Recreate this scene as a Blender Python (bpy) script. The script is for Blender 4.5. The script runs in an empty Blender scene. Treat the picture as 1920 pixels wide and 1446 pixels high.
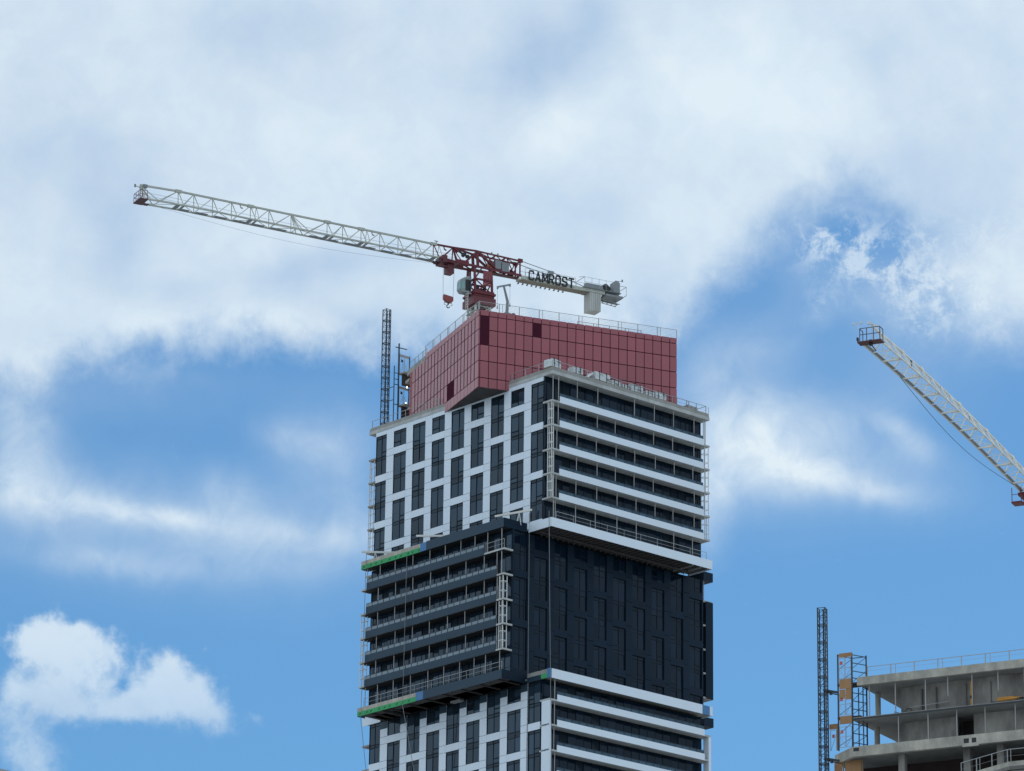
import bpy, math, random
from mathutils import Vector, Matrix
random.seed(7)
SC = bpy.context.scene
COL = SC.collection
R = math.radians

# ------------------------------------------------------------------ camera
FPX, PITCH, ROLL, YAW = 7823.6, R(18.5225), R(0.7274), R(48.1939)
PH = R(-20.1015)                     # the penthouse is turned by this angle on the tower
CAM = Vector((0, 0, 1.7))
fw = Vector((math.cos(PITCH)*math.cos(YAW), math.cos(PITCH)*math.sin(YAW), math.sin(PITCH)))
rt = fw.cross(Vector((0, 0, 1))).normalized()
up = rt.cross(fw)
rt, up = math.cos(ROLL)*rt + math.sin(ROLL)*up, -math.sin(ROLL)*rt + math.cos(ROLL)*up
cam = bpy.data.cameras.new('camera')
cam.sensor_width = 36; cam.lens = FPX/1920*36
cam.clip_start = 1; cam.clip_end = 20000
co = bpy.data.objects.new('camera', cam); COL.objects.link(co)
M3 = Matrix((rt, up, -fw)).transposed()
co.matrix_world = Matrix.Translation(CAM) @ M3.to_4x4()
SC.camera = co

# ------------------------------------------------------------------ light
SUN_EL, SUN_AZ = R(58), R(20)
sl = bpy.data.lights.new('sun', 'SUN'); sl.energy = 3.2; sl.angle = R(0.5); sl.color = (1, .95, .88)
so = bpy.data.objects.new('sun', sl); COL.objects.link(so)
sd = Vector((math.cos(SUN_EL)*math.cos(SUN_AZ), math.cos(SUN_EL)*math.sin(SUN_AZ), math.sin(SUN_EL)))
so.rotation_euler = sd.to_track_quat('Z', 'Y').to_euler()
SC.view_settings.view_transform = 'Standard'; SC.view_settings.look = 'None'
SC.view_settings.exposure = 0; SC.view_settings.gamma = 1
SC.view_settings.use_curve_mapping = False
SC.cycles.use_denoising = True
SC.cycles.max_bounces = 8

# ------------------------------------------------------------------ sky: clear blue with cloud banks fixed in world directions
W = bpy.data.worlds.new('World'); SC.world = W; W.use_nodes = True
nt = W.node_tree; nt.nodes.clear()
def nd(t, **kw):
    n = nt.nodes.new(t)
    for k, v in kw.items(): setattr(n, k, v)
    return n
def lk(a, b): nt.links.new(a, b)
def val(x, sock):
    if isinstance(x, (int, float)): sock.default_value = x
    else: lk(x, sock)
def mth(op, a, b=None, c=None, clamp=False):
    n = nd('ShaderNodeMath', operation=op, use_clamp=clamp)
    val(a, n.inputs[0])
    if b is not None: val(b, n.inputs[1])
    if c is not None: val(c, n.inputs[2])
    return n.outputs[0]
def sstep(x, lo, hi, a=0, b=1):
    n = nd('ShaderNodeMapRange', interpolation_type='SMOOTHSTEP')
    val(x, n.inputs[0]); val(lo, n.inputs[1]); val(hi, n.inputs[2]); n.inputs[3].default_value = a; n.inputs[4].default_value = b
    return n.outputs[0]
tc = nd('ShaderNodeTexCoord')
DIR = tc.outputs['Generated']
sx = nd('ShaderNodeSeparateXYZ'); lk(DIR, sx.inputs[0])
EL0 = PITCH
az = mth('ARCTAN2', sx.outputs[1], sx.outputs[0])
el = mth('ARCSINE', sx.outputs[2])
KU = FPX*math.cos(EL0)
U0 = mth('MULTIPLY_ADD', az, -KU, YAW*KU)
V0 = mth('MULTIPLY_ADD', el, FPX, -EL0*FPX)
def sky_uv(px, py):            # a direction (given as a sight line) in the sky's azimuth/elevation units
    d = (fw*FPX + rt*(px-960) - up*(py-723)).normalized()
    return (YAW - math.atan2(d.y, d.x))*KU, (math.asin(d.z) - EL0)*FPX
def noise(scale, detail=5, rough=.55, dist=0, off=(0, 0, 0), squash=None):
    m = nd('ShaderNodeMapping'); lk(DIR, m.inputs[0]); m.inputs['Location'].default_value = off
    if squash: m.inputs['Scale'].default_value = squash
    n = nd('ShaderNodeTexNoise'); n.noise_dimensions = '3D'
    lk(m.outputs[0], n.inputs['Vector']); n.inputs['Scale'].default_value = scale
    n.inputs['Detail'].default_value = detail; n.inputs['Roughness'].default_value = rough; n.inputs['Distortion'].default_value = dist
    return n
nw = noise(42, 6, .55, off=(3.1, 1.7, .4))
nwf = noise(190, 6, .6, off=(.3, 5.1, 2.2))
ws = nd('ShaderNodeSeparateXYZ'); lk(nw.outputs['Color'], ws.inputs[0])
wf = nd('ShaderNodeSeparateXYZ'); lk(nwf.outputs['Color'], wf.inputs[0])
def warped(amp, ampf):
    u = mth('MULTIPLY_ADD', ws.outputs[0], amp*2, U0); u = mth('ADD', u, -amp)
    u = mth('MULTIPLY_ADD', wf.outputs[0], ampf*2, u); u = mth('ADD', u, -ampf)
    v = mth('MULTIPLY_ADD', ws.outputs[1], amp*2, V0); v = mth('ADD', v, -amp)
    v = mth('MULTIPLY_ADD', wf.outputs[1], ampf*2, v); v = mth('ADD', v, -ampf)
    return u, v
def blobs(lst, uv):
    cmb = nd('ShaderNodeCombineXYZ'); lk(uv[0], cmb.inputs[0]); lk(uv[1], cmb.inputs[1]); cmb.inputs[2].default_value = 1
    tot = None
    for (px, py, rx, ry, ang, amp) in lst:
        cu, cv = sky_uv(px, py)
        a = R(-ang); ca, sa = math.cos(a), math.sin(a)
        n1 = nd('ShaderNodeVectorMath', operation='DOT_PRODUCT'); lk(cmb.outputs[0], n1.inputs[0]); n1.inputs[1].default_value = (ca/rx, sa/rx, -(ca*cu+sa*cv)/rx)
        n2 = nd('ShaderNodeVectorMath', operation='DOT_PRODUCT'); lk(cmb.outputs[0], n2.inputs[0]); n2.inputs[1].default_value = (-sa/ry, ca/ry, -(-sa*cu+ca*cv)/ry)
        s = mth('MULTIPLY', n1.outputs['Value'], n1.outputs['Value'])
        s = mth('MULTIPLY_ADD', n2.outputs['Value'], n2.outputs['Value'], s)
        g = mth('POWER', .3679, s)
        tot = mth('MULTIPLY', g, amp) if tot is None else mth('MULTIPLY_ADD', g, amp, tot)
    return tot
# lower edge of the high cloud bank: heights along the azimuth
EDGE = [(-600, 700), (0, 705), (110, 690), (220, 668), (340, 640), (520, 628), (640, 642), (760, 640), (1000, 640), (1240, 620), (1320, 545),
        (1400, 470), (1470, 400), (1560, 365), (1650, 385), (1740, 480), (1830, 575), (1920, 600), (2500, 600)]
fcn = nd('ShaderNodeFloatCurve')
lo, hi = -900., 900.
wu, wv = warped(34, 10)
t = mth('DIVIDE', mth('SUBTRACT', wu, lo-200), (hi-lo+400))
lk(t, fcn.inputs['Value'])
cv_ = fcn.mapping.curves[0]
pts = []
for (px, py) in EDGE:
    u, v = sky_uv(px, py); pts.append(((u-(lo-200))/(hi-lo+400), (v+800)/1600))
pts = [p for p in pts if 0.0 <= p[0] <= 1.0]
pts = [(0.0, pts[0][1])] + pts + [(1.0, pts[-1][1])]
while len(cv_.points) < len(pts): cv_.points.new(.5, .5)
for p, q in zip(cv_.points, pts): p.location = q; p.handle_type = 'AUTO'
fcn.mapping.update()
edge = mth('MULTIPLY_ADD', fcn.outputs[0], 1600, -800)
n_big = noise(22, 7, .55, .2, off=(7.7, .3, 1.9))
n_mid = noise(75, 7, .62, .3, off=(1.2, 8.8, 4.4))
n_fin = noise(330, 6, .62, .25, off=(4.2, 2.8, 9.4))
dV = mth('SUBTRACT', wv, edge)
soft = sstep(wu, -100, 700, 62, 90)
soft_lo = sstep(wu, 150, 420, -62, -95)
top = sstep(mth('MULTIPLY_ADD', mth('SUBTRACT', n_mid.outputs['Fac'], .5), 150, dV), soft_lo, soft)
# thin places and bright places of the bank
THIN = [(1030, 120, 85, 95, -20, -.27), (1120, 30, 60, 70, 0, -.14), (940, 130, 80, 110, 0, -.12), (235, 430, 55, 150, 10, -.16), (170, 330, 60, 120, 0, -.12),
        (600, 500, 150, 34, -8, -.20), (545, 545, 70, 40, 0, -.16), (700, 600, 110, 30, 0, -.16), (1640, 100, 60, 60, 30, -.12), (1700, 300, 60, 55, 20, -.12),
        (1820, 380, 130, 120, 0, -.16), (1590, 310, 60, 40, 30, -.08), (1220, 560, 60, 60, 30, -.16), (1000, 380, 130, 60, 0, -.10), (420, 60, 160, 60, 0, -.08),
        (1150, 380, 80, 60, 0, -.08), (1700, 440, 160, 60, 10, -.22), (330, 560, 70, 40, 0, -.10), (60, 250, 60, 150, 0, -.05),
        (1330, 150, 230, 130, 0, .14), (1060, 220, 90, 50, -30, .16), (640, 250, 260, 130, 0, .09), (260, 600, 200, 50, 12, .10), (1330, 420, 120, 60, 30, .10), (520, 600, 160, 30, 0, .06)]
thick = blobs(THIN, warped(26, 8))
thick = mth('ADD', mth('MULTIPLY', thick, 1.2), .82)
n_str = noise(48, 7, .60, .6, off=(2.9, 7.7, 5.2))
thick = mth('MULTIPLY_ADD', mth('SUBTRACT', n_str.outputs['Fac'], .5), .27, thick)
thick = mth('MULTIPLY_ADD', mth('SUBTRACT', n_big.outputs['Fac'], .5), .45, thick)
thick = mth('MULTIPLY_ADD', mth('SUBTRACT', n_mid.outputs['Fac'], .5), .20, thick)
bank = mth('MULTIPLY', top, thick, clamp=True)
# soft low veils
VEIL = [(40, 840, 70, 80, 0, .55), (60, 930, 130, 55, 8, .62), (20, 760, 60, 60, 0, .40), (250, 965, 190, 26, 4, .58), (330, 975, 50, 20, 0, .25), (430, 935, 55, 45, 30, .40), (560, 1005, 140, 32, 4, .38), (660, 1000, 70, 40, 0, .30),
        (230, 1060, 160, 26, 4, .40), (400, 1030, 90, 26, 0, .16), (560, 1065, 130, 30, 0, .16), (560, 825, 75, 30, 12, .38), (640, 830, 70, 50, 0, .26), (660, 910, 30, 60, 0, .15), (300, 700, 140, 30, 0, .10),
        (1410, 862, 85, 60, 0, .66), (1370, 800, 90, 60, 0, .40), (1350, 930, 50, 50, 0, .50), (1480, 860, 70, 60, 20, .45), (1560, 893, 95, 28, 14, .55), (1660, 925, 90, 22, 8, .32), (1690, 810, 60, 22, 32, .42), (1720, 850, 40, 26, 20, .20), (1540, 800, 110, 50, 20, .22), (1640, 760, 90, 60, 0, .12),
        (1330, 700, 60, 90, 0, .22), (1450, 660, 90, 40, 0, .16), (1430, 760, 60, 60, 0, .16), (1320, 1000, 40, 60, 0, .22),
        (1545, 590, 22, 40, 60, .16), (1800, 560, 110, 60, 30, .30), (1680, 560, 60, 50, 0, .20), (1880, 520, 80, 80, 0, .40)]
veil = blobs(VEIL, warped(20, 7))
n_veil = noise(80, 8, .60, .5, off=(2.2, 6.1, 3.3))
HAZE = [(330, 1000, 330, 110, 3, .24), (620, 900, 110, 150, 0, .16), (200, 740, 260, 60, 0, .10), (1420, 840, 170, 120, 10, .30), (1620, 880, 200, 70, 15, .20), (1400, 640, 130, 60, -30, .14), (1580, 520, 170, 60, 15, .15), (1750, 620, 150, 60, 20, .16), (1480, 440, 50, 50, 0, .12), (1700, 700, 140, 60, 30, .08)]
hz = mth('MULTIPLY', blobs(HAZE, warped(30, 8)), mth('MULTIPLY_ADD', n_veil.outputs['Fac'], 1.2, .40))
veil = mth('MULTIPLY', veil, mth('MULTIPLY_ADD', n_veil.outputs['Fac'], 1.30, .04))
veil = mth('ADD', veil, hz, clamp=True)
# torn wisps at the right of the bank
WISP = [(1640, 500, 150, 60, 25, .9), (1800, 560, 110, 55, 25, .9), (1560, 450, 90, 45, 20, .8), (1730, 440, 90, 40, 0, .5), (1880, 470, 90, 80, 0, .7), (1540, 570, 26, 30, 40, .5), (1720, 600, 50, 26, 60, .6)]
wsp = blobs(WISP, (U0, V0))
n_wsp = noise(150, 9, .70, .30, off=(9.1, 1.3, 2.7))
wsp = mth('MULTIPLY', wsp, sstep(n_wsp.outputs['Fac'], .43, .64), clamp=True)
wsp = mth('MULTIPLY', wsp, .62)
# crisp heaped clouds low on the left
HEAP = [(92, 1205, 58, 46, 0, .80), (60, 1190, 34, 26, 0, .30), (95, 1172, 26, 18, 0, .25), (158, 1195, 46, 34, 0, .45), (150, 1176, 22, 12, 0, .25), (200, 1215, 24, 40, 0, .35), (8, 1196, 22, 9, -20, .30),  (170, 1260, 75, 60, 0, .7), (90, 1290, 70, 45, 0, .75), (180, 1320, 90, 28, 0, .45), (60, 1205, 40, 26, 0, .35),
        (318, 1240, 20, 30, 10, .55), (330, 1285, 70, 46, 25, .85), (290, 1320, 80, 32, 0, .60), (390, 1330, 60, 40, 40, .62), (420, 1350, 40, 26, 0, .3), (229, 1279, 13, 12, 0, -.60), (262, 1292, 40, 34, 0, .42), (370, 1290, 30, 30, 0, .20), (300, 1262, 26, 26, 0, .25), (240, 1325, 70, 24, 0, .55), (120, 1325, 60, 30, 0, .32), (330, 1350, 80, 24, 0, .26), (250, 1352, 30, 16, 0, .22), (30, 1300, 36, 26, 0, .45),
        (482, 1345, 24, 13, 35, .50), (30, 1390, 56, 66, 15, .85), (75, 1440, 50, 50, 0, .7), (0, 1340, 30, 40, 0, .4), (20, 1270, 20, 40, 0, .25)]
heap = blobs(HEAP, warped(24, 13))
heap = mth('MULTIPLY_ADD', mth('SUBTRACT', n_fin.outputs['Fac'], .5), .80, heap)
heap = mth('MULTIPLY_ADD', mth('SUBTRACT', n_mid.outputs['Fac'], .5), .25, heap)
n_bil = noise(105, 5, .5, .1, off=(6.6, 3.9, .8))
bil = mth('ABSOLUTE', mth('SUBTRACT', n_bil.outputs['Fac'], .5))
heap = mth('ADD', mth('MULTIPLY_ADD', bil, -1.5, .10), heap)
heap_hi = sstep(V0, sky_uv(200, 1370)[1], sky_uv(200, 1225)[1], 1.55, .92)
heap_c = sstep(heap, .16, heap_hi)
heap_c = mth('MULTIPLY', heap_c, sstep(heap, .3, 1.2, .72, .86))
under = sstep(V0, sky_uv(200, 1370)[1], sky_uv(200, 1180)[1], .70, .97)
heap_c = mth('MULTIPLY', heap_c, under)
def cover(a, b):               # one layer over another
    return mth('SUBTRACT', 1, mth('MULTIPLY', mth('SUBTRACT', 1, a), mth('SUBTRACT', 1, b)))
c_in = cover(cover(cover(bank, veil), wsp), heap_c)
# unseen rest of the sky: cloud cover shaped to brighten the tower's left face
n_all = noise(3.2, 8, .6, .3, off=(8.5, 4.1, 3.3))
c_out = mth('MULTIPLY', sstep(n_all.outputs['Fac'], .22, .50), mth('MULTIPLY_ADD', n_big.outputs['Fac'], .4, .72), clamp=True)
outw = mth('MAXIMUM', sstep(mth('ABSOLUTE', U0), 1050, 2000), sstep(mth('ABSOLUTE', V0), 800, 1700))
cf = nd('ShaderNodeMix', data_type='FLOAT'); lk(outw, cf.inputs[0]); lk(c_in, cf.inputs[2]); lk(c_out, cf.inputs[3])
sky = nd('ShaderNodeTexSky'); sky.sky_type = 'NISHITA'; sky.sun_disc = False
sky.sun_elevation = SUN_EL; sky.sun_rotation = R(90) - SUN_AZ
sky.altitude = 100; sky.air_density = 1.0; sky.dust_density = .6; sky.ozone_density = 1.5
SKY_STRENGTH = .1
tint = nd('ShaderNodeMix', data_type='RGBA', blend_type='MULTIPLY'); tint.inputs[0].default_value = 1
lk(sky.outputs[0], tint.inputs[6]); tint.inputs[7].default_value = (.455, .80, 1.01, 1)      # clear, deep blue air
ccol = nd('ShaderNodeMix', data_type='RGBA'); lk(n_mid.outputs['Fac'], ccol.inputs[0])
ccol.inputs[6].default_value = (7.1, 8.5, 9.6, 1); ccol.inputs[7].default_value = (7.7, 8.6, 9.2, 1)
fin = nd('ShaderNodeMix', data_type='RGBA'); lk(cf.outputs[0], fin.inputs[0]); lk(tint.outputs[2], fin.inputs[6]); lk(ccol.outputs[2], fin.inputs[7])
shd = mth('MULTIPLY', mth('MULTIPLY', sstep(V0, sky_uv(200, 1350)[1], sky_uv(200, 1210)[1], .62, .0), sstep(n_mid.outputs['Fac'], .34, .62)), mth('MULTIPLY', heap_c, mth('SUBTRACT', 1, outw)))
fin2 = nd('ShaderNodeMix', data_type='RGBA'); lk(shd, fin2.inputs[0]); lk(fin.outputs[2], fin2.inputs[6]); fin2.inputs[7].default_value = (3.9, 5.6, 7.8, 1)
bg = nd('ShaderNodeBackground'); lk(fin2.outputs[2], bg.inputs[0]); bg.inputs[1].default_value = SKY_STRENGTH
wo = nd('ShaderNodeOutputWorld'); lk(bg.outputs[0], wo.inputs[0])

# ------------------------------------------------------------------ helpers
V3 = Vector
class MB:
    """collects boxes, bars and tubes; build() links them as one mesh object"""
    def __init__(s): s.v, s.f, s.m = [], [], []
    def _add(s, vs, fs, mi):
        b = len(s.v); s.v += [tuple(v) for v in vs]
        s.f += [tuple(b+i for i in f) for f in fs]; s.m += [mi]*len(fs); return s
    def hexa(s, p, mi=0):
        return s._add(p, [(0, 3, 2, 1), (4, 5, 6, 7), (0, 1, 5, 4), (1, 2, 6, 5), (2, 3, 7, 6), (3, 0, 4, 7)], mi)
    def box(s, x0, x1, y0, y1, z0, z1, mi=0):
        return s.hexa([(x0, y0, z0), (x1, y0, z0), (x1, y1, z0), (x0, y1, z0), (x0, y0, z1), (x1, y0, z1), (x1, y1, z1), (x0, y1, z1)], mi)
    def bar(s, p, q, w=.06, h=None, mi=0):
        p, q = V3(p), V3(q); h = h or w; d = (q-p).normalized()
        a = d.cross(V3((0, 0, 1)) if abs(d.z) < .95 else V3((1, 0, 0))).normalized(); b = d.cross(a)
        a, b = a*w/2, b*h/2
        return s.hexa([p-a-b, p+a-b, p+a+b, p-a+b, q-a-b, q+a-b, q+a+b, q-a+b], mi)
    def tube(s, p, q, r, n=8, r2=None, mi=0):
        p, q = V3(p), V3(q); d = (q-p).normalized(); r2 = r if r2 is None else r2
        a = d.cross(V3((0, 0, 1)) if abs(d.z) < .95 else V3((1, 0, 0))).normalized(); b = d.cross(a)
        ring = [(math.cos(2*math.pi*i/n), math.sin(2*math.pi*i/n)) for i in range(n)]
        vs = [p+(a*c+b*t)*r for c, t in ring] + [q+(a*c+b*t)*r2 for c, t in ring]
        fs = [(i, (i+1) % n, n+(i+1) % n, n+i) for i in range(n)] + [tuple(range(n))[::-1], tuple(range(n, 2*n))]
        return s._add(vs, fs, mi)
    def path(s, pts, r, n=6, mi=0):
        for p, q in zip(pts[:-1], pts[1:]): s.tube(p, q, r, n, mi=mi)
        return s
    def prism(s, poly, z0, z1, mi=0):
        n = len(poly)
        vs = [(x, y, z0) for x, y in poly] + [(x, y, z1) for x, y in poly]
        fs = [(i, (i+1) % n, n+(i+1) % n, n+i) for i in range(n)] + [tuple(range(n))[::-1], tuple(range(n, 2*n))]
        return s._add(vs, fs, mi)
    def mesh(s, name, mats):
        me = bpy.data.meshes.new(name); me.from_pydata(s.v, [], s.f)
        for m in (mats if isinstance(mats, (list, tuple)) else [mats]): me.materials.append(m)
        if len(me.materials) > 1: me.polygons.foreach_set('material_index', s.m)
        me.update(); return me
    def build(s, name, mats, parent=None, loc=(0, 0, 0), rz=0):
        return put(name, s.mesh(name, mats), parent, loc, rz)
def put(name, me, parent=None, loc=(0, 0, 0), rz=0, label=None):
    o = bpy.data.objects.new(name, me); COL.objects.link(o)
    o.parent = parent; o.location = loc
    if rz: o.rotation_euler = (0, 0, rz)
    if label: o['label'] = label
    return o
def thing(name, label, cat, loc=(0, 0, 0), rz=0, group=None, me=None):
    o = put(name, me, None, loc, rz); o['label'] = label; o['category'] = cat
    if group: o['group'] = group
    return o
def tag(o, label, cat, group=None):
    o['label'] = label; o['category'] = cat
    if group: o['group'] = group
    return o

# ------------------------------------------------------------------ materials
def mat(name, rgb, rough=.5, metal=0, spec=.5, objvar=.03, nscale=1.2, nvar=.06, streak=0, bump=0, coat=0, huevar=None):
    m = bpy.data.materials.new(name); m.use_nodes = True
    t = m.node_tree; b = t.nodes['Principled BSDF']
    b.inputs['Roughness'].default_value = rough; b.inputs['Metallic'].default_value = metal
    b.inputs['Specular IOR Level'].default_value = spec
    if coat: b.inputs['Coat Weight'].default_value = coat; b.inputs['Coat Roughness'].default_value = .15
    oi = t.nodes.new('ShaderNodeObjectInfo'); tcn = t.nodes.new('ShaderNodeNewGeometry')
    nz = t.nodes.new('ShaderNodeTexNoise'); nz.inputs['Scale'].default_value = nscale; nz.inputs['Detail'].default_value = 6
    mp = t.nodes.new('ShaderNodeMapping'); t.links.new(tcn.outputs['Position'], mp.inputs[0]); t.links.new(mp.outputs[0], nz.inputs['Vector'])
    if streak: mp.inputs['Scale'].default_value = (1, 1, streak)
    def mm(op, a, bb, c=None):
        n = t.nodes.new('ShaderNodeMath'); n.operation = op
        for i, x in enumerate((a, bb, c)):
            if x is None: continue
            if isinstance(x, (int, float)): n.inputs[i].default_value = x
            else: t.links.new(x, n.inputs[i])
        return n.outputs[0]
    f = mm('MULTIPLY_ADD', oi.outputs['Random'], objvar*2, 1-objvar)
    g = mm('MULTIPLY_ADD', nz.outputs['Fac'], nvar*4, 1-nvar*2)
    k = mm('MULTIPLY', f, g)
    mx = t.nodes.new('ShaderNodeMix'); mx.data_type = 'RGBA'; mx.blend_type = 'MULTIPLY'; mx.inputs[0].default_value = 1
    mx.inputs[6].default_value = (*rgb, 1)
    cb = t.nodes.new('ShaderNodeCombineColor')
    for i in range(3): t.links.new(k, cb.inputs[i])
    t.links.new(cb.outputs[0], mx.inputs[7]); t.links.new(mx.outputs[2], b.inputs['Base Color'])
    if huevar:
        h = t.nodes.new('ShaderNodeMix'); h.data_type = 'RGBA'; h.inputs[6].default_value = (*rgb, 1); h.inputs[7].default_value = (*huevar, 1)
        n2 = t.nodes.new('ShaderNodeTexNoise'); n2.inputs['Scale'].default_value = nscale*.35; n2.inputs['Detail'].default_value = 7; n2.inputs['Roughness'].default_value = .65
        t.links.new(mp.outputs[0], n2.inputs['Vector'])
        rp = t.nodes.new('ShaderNodeMapRange'); rp.inputs[1].default_value = .38; rp.inputs[2].default_value = .68
        t.links.new(n2.outputs['Fac'], rp.inputs[0]); t.links.new(rp.outputs[0], h.inputs[0]); t.links.new(h.outputs[2], mx.inputs[6])
    if bump:
        bp = t.nodes.new('ShaderNodeBump'); bp.inputs['Strength'].default_value = bump; bp.inputs['Distance'].default_value = .05
        t.links.new(nz.outputs['Fac'], bp.inputs['Height']); t.links.new(bp.outputs[0], b.inputs['Normal'])
    return m
WHITE = mat('white_cladding', (.69, .79, .90), .32, objvar=.025, nvar=.02, nscale=.5)
BACK = mat('joint_backing', (.10, .11, .12), .8)
DBACK = mat('dark_backing', (.008, .010, .014), .8)
CHAR = mat('charcoal_cladding', (.027, .048, .072), .42, spec=.35, objvar=.06, nvar=.03, nscale=.5)
DARK = mat('dark_cladding', (.0085, .0185, .034), .55, spec=.16, objvar=.12, nvar=.05, nscale=.5)
DFRAME = mat('charcoal_window_frame', (.005, .011, .021), .5, spec=.2)
FRAME = mat('dark_window_frame', (.005, .010, .018), .5, spec=.2, objvar=.1)
GLASS = mat('tinted_glass', (.014, .030, .050), .03, spec=.58, objvar=.65, nvar=.03, nscale=.6, huevar=(.024, .038, .054))
DGLASS = mat('deep_tinted_glass', (.0055, .0135, .027), .06, spec=.20, objvar=.4, nvar=.05, nscale=.6)
BGLASS = mat('balcony_window_glass', (.010, .020, .036), .05, spec=.6, objvar=.5, nvar=.1, nscale=.8, huevar=(.016, .030, .05))
SPAN = mat('spandrel_glass', (.014, .022, .030), .12, spec=.4, objvar=.35)
RAILG = mat('frosted_rail_glass', (.17, .23, .28), .12, spec=.6, objvar=.1, nvar=.04)
RAILD = mat('clear_rail_glass', (.026, .066, .100), .08, spec=.55, objvar=.3, nvar=.04)
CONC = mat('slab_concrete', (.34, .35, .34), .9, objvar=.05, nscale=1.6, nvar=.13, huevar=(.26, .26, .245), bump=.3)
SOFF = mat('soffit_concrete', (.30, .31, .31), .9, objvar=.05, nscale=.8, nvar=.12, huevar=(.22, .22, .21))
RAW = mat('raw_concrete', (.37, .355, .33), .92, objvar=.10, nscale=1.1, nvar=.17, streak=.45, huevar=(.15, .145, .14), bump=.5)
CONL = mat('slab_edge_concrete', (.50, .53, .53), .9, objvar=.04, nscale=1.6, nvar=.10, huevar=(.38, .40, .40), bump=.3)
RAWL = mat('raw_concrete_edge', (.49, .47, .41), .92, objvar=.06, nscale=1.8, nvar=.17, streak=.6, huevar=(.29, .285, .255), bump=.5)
RED = mat('red_panel', (.315, .074, .098), .30, coat=.22, objvar=.08, nvar=.03, nscale=.4)
REDJ = mat('red_joint', (.065, .017, .030), .95, spec=.0)
REDM = mat('red_membrane', (.30, .045, .06), .6, objvar=.05)
REDW = mat('red_window', (.030, .020, .022), .2, spec=.3, objvar=.2)
GREEN = mat('green_sheathing', (.045, .36, .135), .75, objvar=.04, nvar=.05, nscale=.8)
BLUE = mat('blue_membrane', (.06, .20, .42), .6, objvar=.05, nvar=.08, nscale=1.5)
PRINT = mat('black_print', (.01, .015, .012), .7)
BROWN = mat('brown_board', (.38, .215, .105), .8, objvar=.12, nscale=2, nvar=.12, streak=.3)
UNDER = mat('unfinished_soffit', (.055, .050, .050), .8, nvar=.2, nscale=1.2)
GALV = mat('galvanised_steel', (.34, .36, .37), .45, metal=.35, objvar=.06)
LSTEEL = mat('white_painted_steel', (.66, .69, .69), .4, objvar=.04)
POST = mat('grey_post', (.36, .36, .36), .5, objvar=.12)
NAVY = mat('dark_blue_steel', (.020, .040, .068), .5, objvar=.08)
MASTD = mat('dark_steel', (.018, .028, .040), .5, objvar=.1)
CRED = mat('crane_red', (.135, .022, .034), .5, spec=.35, objvar=.08, nvar=.14, nscale=2.5)
CWHT = mat('crane_cream', (.43, .455, .41), .45, objvar=.04, nvar=.12, nscale=2.0)
CWHT2 = mat('crane_white', (.70, .71, .67), .4, objvar=.04, nvar=.08, nscale=2.0)
CGRY = mat('crane_grey', (.22, .25, .27), .5, objvar=.1, nvar=.1, nscale=2)
CBLK = mat('crane_black', (.014, .018, .022), .5)
CBAL = mat('counterweight_concrete', (.46, .48, .47), .85, objvar=.06, nvar=.1, nscale=1.5, streak=.25)
CABG = mat('cab_glass', (.20, .38, .40), .05, spec=.6)
ROPE = mat('steel_rope', (.20, .21, .22), .6)
WRAP = mat('white_shrink_wrap', (.56, .61, .64), .3, objvar=.10, nscale=4, nvar=.16, bump=.5)
WOOD = mat('pallet_wood', (.26, .20, .14), .85, objvar=.15)
GREYB = mat('grey_block', (.34, .34, .35), .9, objvar=.1, nscale=4, nvar=.15)
ORANGE = mat('orange_timber', (.62, .30, .06), .7, objvar=.15, nscale=3)
GROUND = mat('city_ground', (.20, .215, .225), .9, nscale=.02, nvar=.2)
DPLY = mat('dark_room', (.05, .035, .032), .9, nvar=.2)

for m_ in (GLASS, DGLASS, BGLASS, SPAN, CHAR, DARK, FRAME, RAILD):       # blue tinted coatings
    m_.node_tree.nodes['Principled BSDF'].inputs['Specular Tint'].default_value = (.52, .76, 1.0, 1)
# ------------------------------------------------------------------ ground
g = MB(); g._add([(-9000, -9000, 0), (9000, -9000, 0), (9000, 9000, 0), (-9000, 9000, 0)], [(0, 1, 2, 3)], 0)
go = g.build('ground', GROUND); go['kind'] = 'structure'

# ------------------------------------------------------------------ the tower
TO = V3((311.61, 341.36, 0))
tower = thing('apartment_tower', 'tall unfinished tower of stacked white and charcoal blocks with a red box on top', 'building', TO)
ROT_L = -math.pi/2            # left face: local x runs towards the near corner, local y into the wall
ROT_R = 0
class Face:
    def __init__(s, parent, origin, rz): s.p, s.o, s.rz = parent, V3((origin[0], origin[1], 0)), rz; s.cx, s.sn = math.cos(rz), math.sin(rz)
    def loc(s, u, d, z): return s.o + V3((s.cx*u - s.sn*d, s.sn*u + s.cx*d, z))
    def put(s, name, me, u, d, z, label=None): return put(name, me, s.p, s.loc(u, d, z), s.rz, label)
_cache = {}
def boxmesh(name, w, dep, h, m):
    k = (name, round(w, 3), round(dep, 3), round(h, 3), m.name)
    if k not in _cache: _cache[k] = MB().box(0, w, 0, dep, 0, h).mesh(name, m)
    return _cache[k]
def slab(face, name, u0, u1, d0, d1, z0, z1, m, label=None):
    return face.put(name, boxmesh(name, u1-u0, d1-d0, z1-z0, m), u0, d0, z0, label)
def child(par, name, me, u, d, z, tilt=True):
    o = put(name, me, par, (u, d, z))
    if tilt: o.rotation_euler = (R(random.uniform(-.9, .9)), 0, R(random.uniform(-.9, .9)))
    return o
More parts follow.
